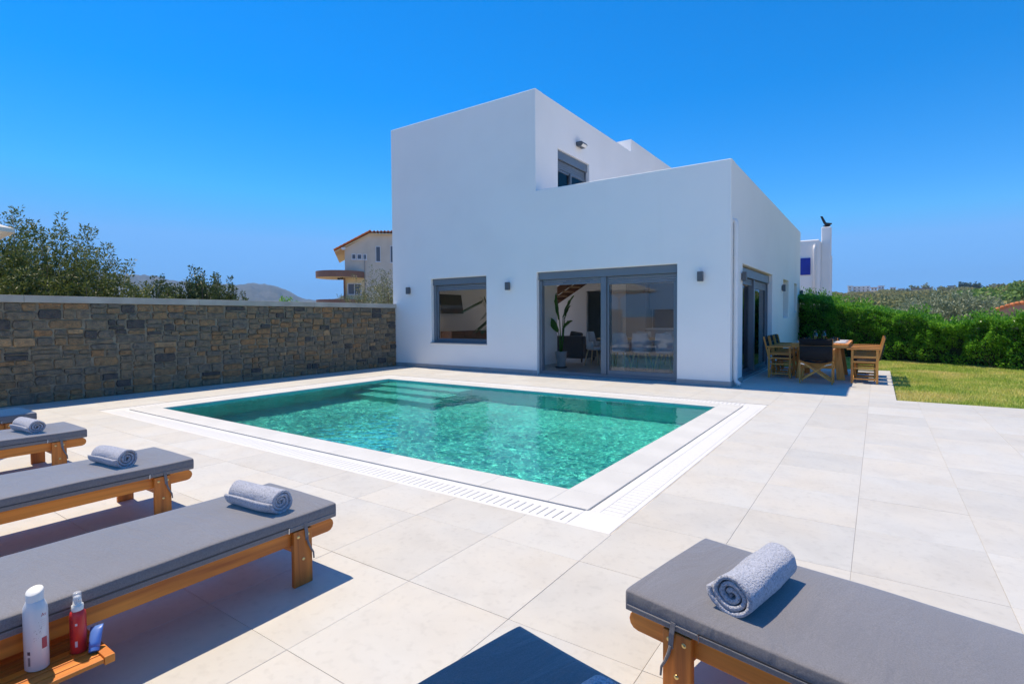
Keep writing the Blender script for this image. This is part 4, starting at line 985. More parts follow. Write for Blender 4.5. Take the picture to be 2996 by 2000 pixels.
# towels: rolled terry with a spiral end
def towel(p, q, zc, r_, label, group='rolled grey towels on the loungers', seed=1):
    p, q = Vector((p[0], p[1], 0)), Vector((q[0], q[1], 0)); ax = (q-p); L = ax.length; mid = (p+q)/2
    o = empty('rolled_towel', (mid.x, mid.y, zc-r_), math.atan2(ax.y, ax.x), label, 'towel', group)
    turns = 3.2; n = 150; th = r_/(turns+0.55); vs = []; fs = []; cols = 26
    for c_ in range(cols):
        u = c_/(cols-1); x_ = -L/2+L*u
        for k in range(n+1):
            a = 2*math.pi*turns*k/n; rad = 0.35*th+th*a/(2*math.pi)
            dent = 1+0.10*noise.noise(Vector((x_*6+seed*7, math.cos(a)*1.2, math.sin(a)*1.2+seed)))+0.05*(u-0.5)*(1 if seed % 2 else -1)
            ex = 0.010*noise.noise(Vector((a*0.6, seed*3.0, u*2))) + (0.012*(1-rad/r_))*(-1 if u > 0.5 else 1)
            y_, z_ = rad*math.cos(a-1.2)*dent*1.04+0.012*math.sin(u*3.0+seed)*0.8, rad*math.sin(a-1.2)*0.95*dent
            z_ = max(z_, -r_*0.86)                     # rests flat on the cushion
            vs.append((x_+(ex if c_ in (0, cols-1) else 0), y_, z_+r_*0.86))
    for c_ in range(cols-1):
        for k in range(n): fs.append((c_*(n+1)+k, c_*(n+1)+k+1, (c_+1)*(n+1)+k+1, (c_+1)*(n+1)+k))
    me = bpy.data.meshes.new('roll'); me.from_pydata(vs, [], fs)
    for pg in me.polygons: pg.use_smooth = True
    roll = inst(me, 'roll', 'towel_terry', o)
    sol = roll.modifiers.new('thick', 'SOLIDIFY'); sol.thickness = th*0.72; sol.offset = 0
    dsp = roll.modifiers.new('pile', 'DISPLACE'); tx = bpy.data.textures.get('pile_noise') or bpy.data.textures.new('pile_noise', 'CLOUDS'); tx.noise_scale = 0.008
    dsp.texture = tx; dsp.strength = 0.0035; dsp.mid_level = 0.5; dsp.texture_coords = 'LOCAL'
    # loose flap lying on the cushion
    return o
zt_ = 0.352
towel((-2.40, 1.50), (-2.745, 1.445), zt_+0.066, 0.066, 'rolled grey towel on the nearest lounger of the left row', seed=1)
towel((-3.99, 1.415), (-4.315, 1.35), zt_+0.066, 0.066, 'rolled grey towel on the second lounger of the left row', seed=2)
towel((-5.83, 1.41), (-6.17, 1.375), zt_+0.066, 0.066, 'rolled grey towel on the third lounger of the left row', seed=3)
towel((-0.385, 1.765), (-0.285, 2.135), zt_+0.072, 0.072, 'rolled grey towel on the sunlit lounger at lower right', seed=4)
towel((-0.575, 0.87), (-0.505, 1.125), zt_+0.064, 0.064, 'rolled grey towel in shade cut off by the bottom edge', seed=5)

# bottles on the tray
def plastic(name, col, rough=0.35): return simple(name, col, rough, 0.02)
plastic('bottle_white', (0.74, 0.745, 0.74), 0.3); plastic('cap_white', (0.82, 0.82, 0.78), 0.45); plastic('bottle_red', (0.62, 0.035, 0.035), 0.3); plastic('tube_blue', (0.10, 0.22, 0.62), 0.4)
plastic('print_red', (0.45, 0.06, 0.08), 0.5); plastic('print_dark', (0.12, 0.08, 0.09), 0.5); plastic('print_pale', (0.72, 0.6, 0.6), 0.5); plastic('print_deep_red', (0.30, 0.02, 0.03), 0.5)
mc, nc, lc, pc = newmat('cap_clear'); pc.inputs['Base Color'].default_value = (0.85, 0.87, 0.9, 1); pc.inputs['Roughness'].default_value = 0.15; pc.inputs['Alpha'].default_value = 0.35
def on_can(m, a0, a1, z0, z1, r_, sx, sy, n=4):
    """thin printed patch that follows an oval bottle side"""
    vs = []
    for i in range(n+1):
        a = a0+(a1-a0)*i/n
        for z in (z0, z1): vs.append((r_*sx*math.cos(a), r_*sy*math.sin(a), z))
    m.add(vs, [(2*i, 2*i+2, 2*i+3, 2*i+1) for i in range(n)])
def text_on(parent, txt, size, a_c, z, r_, sx, sy, mat, vertical=False):
    """lettering wrapped round the bottle"""
    cu = bpy.data.curves.new('lettering', 'FONT'); cu.body = txt; cu.size = size; cu.align_x = 'CENTER'; cu.resolution_u = 2
    tmp = bpy.data.objects.new('tmp', cu); COL.objects.link(tmp); bpy.context.view_layer.update()
    dg = bpy.context.evaluated_depsgraph_get(); me = bpy.data.meshes.new_from_object(tmp.evaluated_get(dg)); bpy.data.objects.remove(tmp)
    for v in me.vertices:
        tx_, ty_ = (v.co.x, v.co.y) if not vertical else (-v.co.y, v.co.x)
        a = a_c+tx_/r_; v.co = Vector((r_*sx*math.cos(a), r_*sy*math.sin(a), z+ty_))
    o = inst(me, 'lettering', mat, parent); return o
tzz = tz+0.0005
VIEWA = math.atan2(-0.53, 2.28)                    # side of the bottles turned to the terrace
wb = empty('spray_bottle', (-2.272, 0.528, tzz), R(20), 'tall white oval spray bottle with a white cap on the lounger tray', 'bottle')
m = MB(); m.lathe([(0.030, 0.0), (0.034, 0.004), (0.0345, 0.19), (0.033, 0.205), (0.026, 0.222), (0.024, 0.226)], 36, sx=1.08, sy=0.86); m.build('body', 'bottle_white', wb, True)
m = MB(); prof = [(0.0252, 0.219), (0.0252, 0.2555), (0.0246, 0.257), (0.001, 0.257)]; m.lathe(prof, 32, caps=False, sx=1.0, sy=0.86)
m.v = [(x, y, z+(0.0-x*0.10+y*0.38 if z > 0.25 else 0)) for x, y, z in m.v]; m.build('cap', 'cap_white', wb, True)
ca = -0.45-R(20)
m = MB(); on_can(m, ca+0.55, ca+1.05, 0.072, 0.108, 0.0349, 1.08, 0.86); m.build('label_print', 'print_red', wb)
m = MB(); rr_ = random.Random(8)
for k in range(26):
    a = ca+rr_.gauss(0.25, 0.22); z = 0.115+rr_.gauss(0, 0.014)+0.03*(a-ca); w_ = rr_.uniform(0.02, 0.05); on_can(m, a, a+w_, z, z+rr_.uniform(0.0009, 0.002), 0.0349, 1.08, 0.86, 1)
tag(m.build('speckle_print', 'print_dark', wb), kind='stuff')
m = MB()
for k in range(7): on_can(m, ca-0.62+0.03*k, ca-0.62+0.03*k+(0.012 if k % 2 else 0.02), 0.022, 0.050, 0.0349, 1.08, 0.86, 1)
tag(m.build('barcode', 'print_dark', wb), kind='stuff')
text_on(wb, 'Av', 0.016, ca+0.80, 0.178, 0.0349, 1.08, 0.86, 'print_red')
m = MB()
for k in range(4): on_can(m, ca+0.45+0.05*k, ca+0.95, 0.166-0.007*k, 0.1675-0.007*k, 0.0349, 1.08, 0.86, 3)
tag(m.build('fine_print', 'print_pale', wb), kind='stuff')
m = MB(); on_can(m, ca-0.66, ca-0.40, 0.058, 0.069, 0.0349, 1.08, 0.86, 3); m.build('dark_patch', 'print_dark', wb)
rb = empty('pump_bottle', (-2.264, 0.637, tzz), R(20), 'red pump bottle with a white spray head on the lounger tray', 'bottle')
m = MB(); m.lathe([(0.0225, 0.0), (0.025, 0.003), (0.0255, 0.125), (0.023, 0.138), (0.016, 0.146)], 32, sy=0.9); m.build('body', 'bottle_red', rb, True)
m = MB(); m.lathe([(0.0165, 0.144), (0.017, 0.146), (0.017, 0.163), (0.0125, 0.165), (0.0125, 0.176)], 24); m.box(0.006, 0.016, -0.003, 0.003, 0.178, 0.184); m.lathe([(0.0105, 0.176), (0.0105, 0.19), (0.008, 0.193)], 20); m.build('pump_head', 'cap_white', rb, True); rb.children[-1]['kind'] = 'stuff'
m = MB(); m.lathe([(0.0128, 0.166), (0.0118, 0.204), (0.010, 0.206), (0.001, 0.2065)], 24, caps=False); m.build('clear_cap', 'cap_clear', rb, True)
m = MB(); on_can(m, ca-0.28, ca+0.02, 0.026, 0.046, 0.0259, 1, 0.9); m.build('barcode_patch', 'print_pale', rb)
m = MB(); on_can(m, ca-0.22, ca+0.05, 0.099, 0.107, 0.0259, 1, 0.9); m.build('emblem', 'print_pale', rb)
m = MB(); rr_ = random.Random(12)
for k in range(4):
    z = 0.052
    while z < 0.118: l_ = rr_.uniform(0.003, 0.012); on_can(m, ca-0.95+0.13*k, ca-0.95+0.13*k+0.05, z, z+l_, 0.0259, 1, 0.9, 1); z += l_+0.0025
tag(m.build('fine_print', 'print_deep_red', rb), kind='stuff')
bt = empty('cream_tube', (-2.205, 0.664, tzz), R(35), 'small blue cream tube leaning on the red bottle', 'tube')
m = MB(); n = 24; vs = []; fs = []
for i, (t_, rx, ry) in enumerate(((0, .0155, .0155), (.012, .0165, .0165), (.03, .018, .0155), (.055, .0205, .009), (.072, .022, .0012))):
    for k in range(n): a = 2*math.pi*k/n; vs.append((rx*math.cos(a), ry*math.sin(a), t_))
for i in range(4):
    for k in range(n): fs.append((i*n+k, i*n+(k+1) % n, (i+1)*n+(k+1) % n, (i+1)*n+k))
fs += [tuple(range(n)), tuple(4*n+k for k in range(n))]
m.add(vs, fs); bd = m.build('body', 'tube_blue', bt, True, loc=(-0.005, 0.005, 0.014)); bd.rotation_euler = (R(-38), R(-14), R(10))
m = MB(); m.lathe([(0.0150, -0.012), (0.0152, -0.001)], 24); m.build('cap', 'tube_blue', bd, False)

# ------------------------------------------------------------------ parasols
def parasol(loc, rz, rim, r_, label, rise=0.45):
    o = empty('parasol', loc, rz, label, 'parasol', 'large cream parasols with wooden ribs'); n = 8
    m = MB(); vs = [(0, 0, rim+rise)]; fs = []; K = 6
    for j in range(1, K+1):
        t_ = j/K
        for k in range(n*4):
            a = 2*math.pi*(k/(n*4))+math.pi/8; seg = abs(((k % 4)/4)-0.5)*2
            cor = math.cos(math.pi/8)/math.cos((a-math.pi/8) % (math.pi/4)-math.pi/8)
            sag = -0.035*t_*(1-seg)
            vs.append((r_*t_*cor*math.cos(a), r_*t_*cor*math.sin(a), rim+rise*(1-t_)*(1+0.12*t_)+sag*(1 if k % 4 else 0)))
    q = n*4
    for k in range(q): fs.append((0, 1+k, 1+(k+1) % q))
    for j in range(K-1):
        for k in range(q): fs.append((1+j*q+k, 1+(j+1)*q+k, 1+(j+1)*q+(k+1) % q, 1+j*q+(k+1) % q))
    b0 = len(vs)
    for k in range(q): x, y, z = vs[1+(K-1)*q+k]; vs.append((x*1.003, y*1.003, z-0.045))
    for k in range(q): fs.append((1+(K-1)*q+k, b0+k, b0+(k+1) % q, 1+(K-1)*q+(k+1) % q))
    m.add(vs, fs); can = m.build('canopy', 'parasol_canvas', o, False); s_ = can.modifiers.new('thick', 'SOLIDIFY'); s_.thickness = 0.004
    m = MB(); m.tube([(0, 0, 0.0), (0, 0, rim+rise+0.06)], 0.03, 16); m.build('pole', 'teak_upright', o, True)
    m = MB(); m.lathe([(0.28, 0), (0.28, 0.05), (0.26, 0.06), (0.05, 0.07), (0.05, 0.25)], 32); m.build('base', 'lamp_grey', o, True)
    for k in range(n):
        a = math.pi/8+k*math.pi/4
        m = MB(); m.bar((0.03*math.cos(a), 0.03*math.sin(a), rim+rise-0.03), (r_*0.99*math.cos(a), r_*0.99*math.sin(a), rim-0.025), 0.022, 0.032); rb_ = m.build('rib', 'lounger_wood', o)
        m = MB(); m.bar((0.03*math.cos(a), 0.03*math.sin(a), rim-0.25), (r_*0.5*math.cos(a), r_*0.5*math.sin(a), rim+rise*0.5-0.05), 0.016, 0.022); m.build('strut', 'lounger_wood', rb_)
    return o
parasol((-8.72, 0.44, 0), R(2), 2.36, 1.50, 'cream parasol whose wooden rimmed tip enters at the left edge')
parasol((-1.74, 0.215, 0), R(0), 3.20, 1.45, 'tall cream parasol beside the camera that shades the nearest lounger')

# ------------------------------------------------------------------ outdoor dining set
def director_chair():
    o = empty('folding_chair', (0, 0, 0)); w, d_ = 0.27, 0.20     # half width, half depth; faces local +y
    for s_ in (-1, 1):
        for y in (-d_, d_):
            m = MB(); m.box(s_*w-0.0125*1, s_*w+0.0125, y-0.02, y+0.02, 0, 0.64); m.build('leg', 'teak_upright', o, bevel=0.003)
        m = MB(); m.box(s_*w-0.026, s_*w+0.026, -d_-0.05, d_+0.09, 0.641, 0.664); m.build('armrest', 'teak', o, bevel=0.004)
        for (z0, z1, t_) in ((0.485, 0.525, 0.011), (0.395, 0.430, 0.011), (0.275, 0.305, 0.011), (0.075, 0.10, 0.011)):
            m = MB(); m.box(s_*w-t_, s_*w+t_, -d_+0.021, d_-0.021, z0, z1); m.build('side_rail', 'teak', o, bevel=0.002)
        m = MB(); m.bar((s_*w, -d_-0.005, 0.42), (s_*w, -d_-0.105, 0.86), 0.022, 0.03, (0, 1, 0)); m.build('back_post', 'teak_upright', o, bevel=0.003)
    for y in (-d_+0.03, d_-0.03):
        for s_ in (-1, 1):
            m = MB(); yy = y+0.012*s_; m.bar((-s_*(w-0.02), yy, 0.06), (s_*(w-0.02), yy, 0.42), 0.02, 0.036, (0, 0, 1)); m.build('cross_leg', 'teak_cross', o, bevel=0.002)
    for s_ in (-1, 1):
        m = MB(); m.bar((s_*w*0.98, -d_-0.016, 0.385), (s_*w*0.55, -d_+0.03, 0.35), 0.004, 0.016); m.build('hinge_strap', 'steel', o)
    m = MB(); n = 9; vs = []
    for i in range(n):
        x = -w+0.02+(2*w-0.04)*i/(n-1); z = 0.435-0.035*math.sin(math.pi*i/(n-1))
        for y in (-d_+0.01, d_): vs += [(x, y, z), (x, y, z-0.004)]
    fs = []
    for i in range(n-1):
        a, b_ = 4*i, 4*i+4; fs += [(a, a+2, b_+2, b_), (a+1, b_+1, b_+3, a+3), (a, b_, b_+1, a+1), (a+2, a+3, b_+3, b_+2)]
    fs += [(0, 1, 3, 2), (4*n-4, 4*n-2, 4*n-1, 4*n-3)]
    m.add(vs, fs); m.build('seat', 'canvas_black', o, True)
    def sling(name, z0, z1, mat, bulge):
        m = MB(); vs = []; n = 11
        for i in range(n):
            u = i/(n-1); x = -w-0.006+(2*w+0.012)*u
            for z in (z0, z1):
                y = -d_-0.005-(z-0.42)/0.44*0.10 - bulge*math.sin(math.pi*u)
                vs += [(x, y-0.022 if u in (0, 1) else y-0.018, z), (x, y-0.014 if u in (0, 1) else y-0.013, z)]
        fs = []
        for i in range(n-1):
            a, b_ = 4*i, 4*i+4; fs += [(a, b_, b_+2, a+2), (a+1, a+3, b_+3, b_+1), (a, a+1, b_+1, b_), (a+2, b_+2, b_+3, a+3)]
        fs += [(0, 2, 3, 1), (4*n-4, 4*n-3, 4*n-1, 4*n-2)]
        m.add(vs, fs); return m.build(name, mat, o, True)
    sling('backrest', 0.735, 0.868, 'canvas_black', 0.012); sling('back_panel', 0.445, 0.73, 'canvas_mesh', 0.03)
    return o
fc = director_chair(); GC = 'folding teak chairs round the outdoor table'
cs = [((-0.967, 11.86), 0, 'folding teak chair with black canvas at the near end of the outdoor table'),
      ((-1.70, 12.68), R(-90), 'folding teak chair left of the outdoor table, nearest of its row'),
      ((-1.70, 13.36), R(-90), 'folding teak chair left of the outdoor table, middle of its row'),
      ((-1.70, 14.02), R(-90), 'folding teak chair left of the outdoor table, farthest of its row'),
      ((-0.20, 12.42), R(90), 'folding teak chair right of the outdoor table, nearest of its row'),
      ((-0.20, 13.10), R(90), 'folding teak chair right of the outdoor table, middle of its row'),
      ((-0.20, 13.78), R(90), 'folding teak chair right of the outdoor table, farthest of its row')]
for k, ((x, y), a, lb) in enumerate(cs):
    o = fc if k == 0 else copy_tree(fc)
    o.location = (x, y, 0.001); o.rotation_euler = (0, 0, a); tag(o, lb, 'chair', GC)
ot = empty('outdoor_table', (-0.97, 13.35, 0), 0, 'teak slatted table laid for a meal on the shaded patio', 'table')
for k in range(7):
    x0 = -0.50+0.143*k; m = MB(); m.box(x0+0.002, x0+0.141, -1.06, 1.06, 0.715, 0.74); m.build('top_board', 'teak', ot, bevel=0.003)
for (a, b_) in ((-1.07, -1.045), (1.045, 1.07)): m = MB(); m.box(-0.5, 0.5, a, b_, 0.66, 0.714); m.build('end_apron', 'teak_cross', ot, bevel=0.003)
for s_ in (-1, 1): m = MB(); m.box(s_*0.47-0.012, s_*0.47+0.012, -1.04, 1.04, 0.655, 0.713); m.build('side_apron', 'teak', ot, bevel=0.003)
for y in (-0.75, 0.45):
    for s_ in (-1, 1):
        m = MB(); m.prism([(s_*0.37-0.075, 0.0), (s_*0.37+0.075, 0.0), (s_*0.30+0.05, 0.655), (s_*0.30-0.05, 0.655)], y-0.02, y+0.02, 'y'); m.build('leg', 'teak_upright', ot, bevel=0.003)
    m = MB(); m.box(-0.28, 0.28, y-0.015, y+0.015, 0.22, 0.33); m.build('stretcher', 'teak_cross', ot, bevel=0.003)
# things on the table
TZ = 0.7415
plastic('fruit_red', (0.5, 0.03, 0.03), 0.4); plastic('lemon', (0.75, 0.55, 0.06), 0.4); plastic('mint', (0.08, 0.25, 0.04), 0.5); plastic('napkin', (0.80, 0.80, 0.79), 0.8); plastic('plate_white', (0.78, 0.78, 0.77), 0.2); plastic('wicker', (0.16, 0.09, 0.05), 0.8)
def carafe(x, y, label, seed):
    o = empty('carafe', (x, y, TZ), 0, label, 'carafe', 'glass carafes of infused water on the outdoor table'); rr_ = random.Random(seed)
    m = MB(); m.lathe([(0.043, 0.002), (0.050, 0.01), (0.051, 0.13), (0.045, 0.155), (0.027, 0.185), (0.025, 0.215), (0.034, 0.24), (0.0325, 0.24), (0.0235, 0.215), (0.0255, 0.186), (0.043, 0.155), (0.0485, 0.13), (0.0475, 0.012), (0.001, 0.006)], 24, caps=False); m.build('body', 'clear_glass', o, True)
    for k in range(5):
        m = MB(); a, zz = rr_.uniform(0, 6.28), 0.025+0.018*k; m.lathe([(0.001, -0.003), (0.022, -0.003), (0.022, 0.003), (0.001, 0.003)], 14, caps=False); q = m.build('fruit_slice', 'lemon' if k % 2 == 0 else 'mint', o, loc=(0.018*math.cos(a), 0.018*math.sin(a), zz)); q.rotation_euler = (rr_.uniform(0.3, 1.2), rr_.uniform(-.5, .5), a)
carafe(-1.13, 13.43, 'glass carafe with lemon and mint, left of the pair on the table', 1); carafe(-0.97, 13.50, 'glass carafe with lemon and mint, right of the pair on the table', 2)
def tumbler(x, y, label):
    o = empty('drinking_glass', (x, y, TZ), 0, label, 'glass', 'drinking glasses on the outdoor table')
    m = MB(); m.lathe([(0.030, 0.0), (0.036, 0.09), (0.034, 0.09), (0.0285, 0.008), (0.001, 0.008)], 20, caps=False); m.build('cup', 'clear_glass', o, True)
    m = MB(); m.lathe([(0.0282, 0.0085), (0.0285, 0.012), (0.001, 0.012)], 20, caps=False); m.build('base', 'clear_glass', o, True)
for k, (x, y) in enumerate(((-1.32, 13.20), (-1.24, 13.30), (-0.82, 13.42), (-0.76, 13.62), (-0.70, 13.34))):
    tumbler(x, y, ('clear tumbler nearest the left edge of the outdoor table', 'clear tumbler just left of the carafes', 'clear tumbler just right of the carafes', 'clear tumbler at the far right of the outdoor table', 'clear tumbler between the carafes and the right hand napkins')[k])
def setting(x, y, rz, label):
    o = empty('place_setting', (x, y, TZ), rz, label, 'plate', 'plates with napkins on the outdoor table')
    m = MB(); m.lathe([(0.07, 0.0), (0.085, 0.004), (0.125, 0.014), (0.123, 0.017), (0.08, 0.008), (0.001, 0.008)], 28, caps=False); m.build('plate', 'plate_white', o, True)
    m = MB(); m.box(-0.045, 0.045, -0.09, 0.09, 0.0165, 0.026); m.build('napkin', 'napkin', o, bevel=0.003)
for k, (x, y) in enumerate(((-0.62, 12.62), (-0.62, 13.12), (-0.62, 13.75))): setting(x, y, R(90), ('white plate and napkin at the near right of the outdoor table', 'white plate and napkin at the middle right of the outdoor table', 'white plate and napkin at the far right of the outdoor table')[k])
for k, (x, y) in enumerate(((-1.32, 12.68), (-1.32, 13.55))): setting(x, y, R(90), ('white plate and napkin at the near left of the outdoor table', 'white plate and napkin at the far left of the outdoor table')[k])
fb = empty('fruit_plate', (-1.02, 13.12, TZ), 0, 'low dark dish of red fruit in front of the carafes', 'dish')
m = MB(); m.lathe([(0.07, 0.0), (0.12, 0.02), (0.118, 0.024), (0.06, 0.006), (0.001, 0.006)], 24, caps=False); m.build('dish', 'wicker', fb, True)
rr_ = random.Random(4)
for k in range(8):
    a, q = rr_.uniform(0, 6.28), rr_.uniform(0.01, 0.06); m = MB(); m.lathe([(0.001, -0.02), (0.012, -0.017), (0.02, 0), (0.012, 0.017), (0.001, 0.02)], 12, caps=False); m.build('fruit', 'fruit_red', fb, True, loc=(q*math.cos(a), q*math.sin(a), 0.027))
# ------------------------------------------------------------------ hedge
H0 = np.array([0.04, 18.86]); HD = np.array([0.8525, -0.5227]); HN = np.array([-0.5227, -0.8525])   # along, and out towards the lawn
hx = [-6, -2.6, -2.0, -1.05, -0.16, 0.64, 1.0, 1.7, 2.1, 2.5, 2.85, 4, 6, 12]; hh = [2.0, 2.05, 1.98, 1.70, 1.50, 1.34, 1.20, 1.06, 1.26, 1.10, 1.36, 1.45, 1.4, 1.5]
rg = np.random.default_rng(5)
hedge = empty('hedge', (float(H0[0]), float(H0[1]), -0.04), 0, 'long glossy green hedge along the back of the lawn', 'hedge')
def hedge_top(s): return np.interp(H0[0]+s*HD[0], hx, hh)
nl = 88000
s = rg.uniform(-4.6, 9.5, nl)**1.0; top = hedge_top(s)
lump = np.array([noise.noise(Vector((a*1.6, 2.1, 0)))*0.5+noise.noise(Vector((a*4.2, 7.0, 0)))*0.35 for a in s])
face = rg.random(nl); T = 0.95
zf = rg.uniform(0.02, 1, nl)**0.85
zz = np.where(face < 0.62, zf*top, top*(1-0.14*rg.random(nl)**1.5)+0.26*lump)
bump = np.array([noise.noise(Vector((a*1.9, z_*2.1, 3.3)))*0.42+noise.noise(Vector((a*5, z_*5, 9.3)))*0.20 for a, z_ in zip(s, zz)])
dep = np.where(face < 0.62, np.abs(rg.normal(0, 0.09, nl))-bump+0.05+0.12*(1-zz/top), rg.uniform(0, T, nl))
shoot = (np.array([noise.noise(Vector((a*7.0, 1.0, 5.0))) for a in s]) > 0.28) & (face >= 0.62); zz = zz+np.where(shoot, rg.uniform(0.0, 0.26, nl), 0)
gap_ = (face < 0.62) & (zz < 0.35*top) & (rg.random(nl) < 0.45); keep = ~gap_
pos = s[:, None]*np.append(HD, 0)[None]-dep[:, None]*np.append(HN, 0)[None]; pos[:, 2] = zz
pos = pos[keep]; n_ = len(pos); fk = face[keep]
base_n = np.where((fk < 0.62)[:, None], np.append(HN, 0.55)[None], np.array([[0, -0.15, 1.0]]))
d = unit(base_n+rg.normal(0, 0.55, (n_, 3))); nr = unit(np.array([[0, -0.1, 1.0]])+rg.normal(0, 0.6, (n_, 3)))
v_, q_ = leaf_quads(pos, d, nr, rg.uniform(0.055, 0.105, n_), rg.uniform(0.024, 0.042, n_))
tag(np_mesh('foliage', v_, q_, 'hedge_leaf', hedge), kind='stuff')
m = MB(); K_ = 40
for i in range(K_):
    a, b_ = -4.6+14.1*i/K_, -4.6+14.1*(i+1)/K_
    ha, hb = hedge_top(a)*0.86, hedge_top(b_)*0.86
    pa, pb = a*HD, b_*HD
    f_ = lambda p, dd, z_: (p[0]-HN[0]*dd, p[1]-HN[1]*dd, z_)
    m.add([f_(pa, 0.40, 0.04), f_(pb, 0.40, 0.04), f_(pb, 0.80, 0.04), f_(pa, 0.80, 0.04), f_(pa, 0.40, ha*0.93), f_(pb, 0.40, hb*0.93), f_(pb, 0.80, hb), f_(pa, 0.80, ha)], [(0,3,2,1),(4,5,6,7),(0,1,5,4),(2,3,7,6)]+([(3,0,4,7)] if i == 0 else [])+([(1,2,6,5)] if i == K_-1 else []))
leaf('hedge_inner_shade', [(0.008, 0.02, 0.006), (0.012, 0.03, 0.008)], 0.9, 0, 3)  # near-black green puts the shade inside the hedge into the colour
m.build('dark_core', 'hedge_inner_shade', hedge)  # solid core, no real twigs: added to block light and view through
for i in range(24):
    a = -4.4+0.58*i; p = a*HD-HN*0.45; m = MB(); m.tube([(p[0], p[1], 0), (p[0]+0.03, p[1], 0.3)], [0.03, 0.02], 7); m.build('trunk', 'bark', hedge, True)

# ------------------------------------------------------------------ shrubs and trees
def shrub(name, c, rad, hgt, nsh, nlf, LL, LWd, mat, label, cat, grp, seed, spread=0.55, z0=0.0, twist=0.16, trunk_r=0.05):
    rg = np.random.default_rng(seed); o = empty(name, c, 0, label, cat, grp)
    ang = rg.uniform(0, 2*np.pi, nsh); q = np.sqrt(rg.random(nsh)); st = np.stack([q*rad*0.45*np.cos(ang), q*rad*0.45*np.sin(ang), np.full(nsh, z0)], 1)
    out = np.stack([np.cos(ang), np.sin(ang), np.zeros(nsh)], 1)
    h_ = hgt*(0.55+0.45*rg.random(nsh))*(1-0.40*q**2)
    tipv = st+out*(rad*q*spread*rg.uniform(0.7, 1.3, nsh))[:, None]; tipv[:, 2] = h_
    tipv[:, :2] += rg.normal(0, rad*0.10, (nsh, 2))
    C = []; D = []; Nn = []; S = []
    for i in range(nsh):
        t_ = rg.random(nlf)**0.75; wid = twist*(1.15-t_)*rad*0.55+0.03
        p = st[i]*(1-t_[:, None])**1.2+tipv[i]*(1-(1-t_[:, None])**1.2)
        ph = rg.uniform(0, 2*np.pi, nlf); rr_ = wid*np.sqrt(rg.random(nlf)); sd = np.stack([np.cos(ph), np.sin(ph), rg.uniform(-.5, .5, nlf)], 1)
        C.append(p+sd*rr_[:, None]); D.append(sd*0.9+np.array([0, 0, 0.75])+rg.normal(0, .35, (nlf, 3))); Nn.append(rg.normal(0, 1, (nlf, 3))+np.array([0, 0, 0.5])); S.append(np.full(nlf, 1.0)*rg.uniform(0.75, 1.25, nlf))
    C, D, Nn, S = map(np.concatenate, (C, D, Nn, S))
    C[:, 2] = np.maximum(C[:, 2], 0.03)
    v_, q_ = leaf_quads(C, D, Nn, LL*S, LWd*S); tag(np_mesh('crown', v_, q_, mat, o), kind='stuff')
    m = MB()
    for i in range(0, nsh, max(1, nsh//26)): m.tube([(0, 0, -0.0), tuple(st[i]*0.6+np.array([0, 0, 0.25*h_[i]])), tuple(st[i]*0.3+tipv[i]*0.7*np.array([1, 1, 0.8])), tuple(tipv[i]*np.array([1, 1, .97]))], [trunk_r, trunk_r*0.6, trunk_r*0.25, 0.004], 5)
    tag(m.build('trunk', 'bark', o, True), kind='stuff')
    return o
GB = 'dark shrubs showing above the stone wall'
gz = -0.30
shrub('wild_olive_bush', (-15.6, 1.7, gz), 2.5, 4.35, 330, 330, 0.075, 0.026, 'bush_leaf', 'tall wild olive bush above the wall at the left edge', 'shrub', GB, 1, twist=0.26)
shrub('wild_olive_bush', (-15.3, 3.7, gz), 1.9, 4.2, 280, 330, 0.075, 0.026, 'bush_leaf', 'tall wild olive bush above the wall, right of the one at the left edge', 'shrub', GB, 2, twist=0.26)
shrub('wild_olive_bush', (-14.9, 4.7, gz), 1.25, 3.1, 150, 240, 0.07, 0.024, 'bush_leaf', 'lower end of the olive bushes above the wall, sparse arching twigs', 'shrub', GB, 3, spread=1.0, twist=0.22)
shrub('carob_bush', (-23.1, 9.5, gz), 1.6, 3.5, 200, 230, 0.09, 0.046, 'carob_leaf', 'rounded dark bush above the wall, left half of the pair before the mountain', 'shrub', GB, 4, twist=0.30)
shrub('carob_bush', (-22.5, 10.9, gz), 1.4, 3.9, 190, 230, 0.09, 0.046, 'carob_leaf', 'rounded dark bush above the wall, right half of the pair before the mountain', 'shrub', GB, 5, twist=0.30)
shrub('low_green_bush', (-33.6, 21.5, gz), 1.3, 3.35, 60, 110, 0.15, 0.08, 'hedge_leaf', 'small bright green bush top showing above the middle of the wall', 'shrub', GB, 6, twist=0.3)
shrub('pale_olive_tree', (-21.6, 20.2, gz), 2.6, 4.9, 170, 140, 0.10, 0.034, 'pale_leaf', 'pale sunlit olive tree between the beige house and the villa', 'tree', None, 7, twist=0.3, trunk_r=0.09)
GT = 'olive trees beyond the hedge'
shrub('olive_tree', (1.7, 41, -0.6), 1.9, 2.9, 90, 120, 0.16, 0.06, 'olive_leaf', 'small grey green olive tree beyond the hedge, left of the big one', 'tree', GT, 8, twist=0.45, trunk_r=0.1)
shrub('olive_tree', (3.75, 44, -0.6), 3.0, 3.75, 200, 150, 0.17, 0.06, 'olive_leaf', 'widest grey green olive tree beyond the hedge', 'tree', GT, 9, twist=0.45, trunk_r=0.14)
shrub('olive_tree', (5.2, 44, -0.6), 2.2, 3.3, 130, 120, 0.17, 0.06, 'olive_leaf', 'grey green olive tree beyond the hedge, next to the arch', 'tree', GT, 10, twist=0.45, trunk_r=0.1)

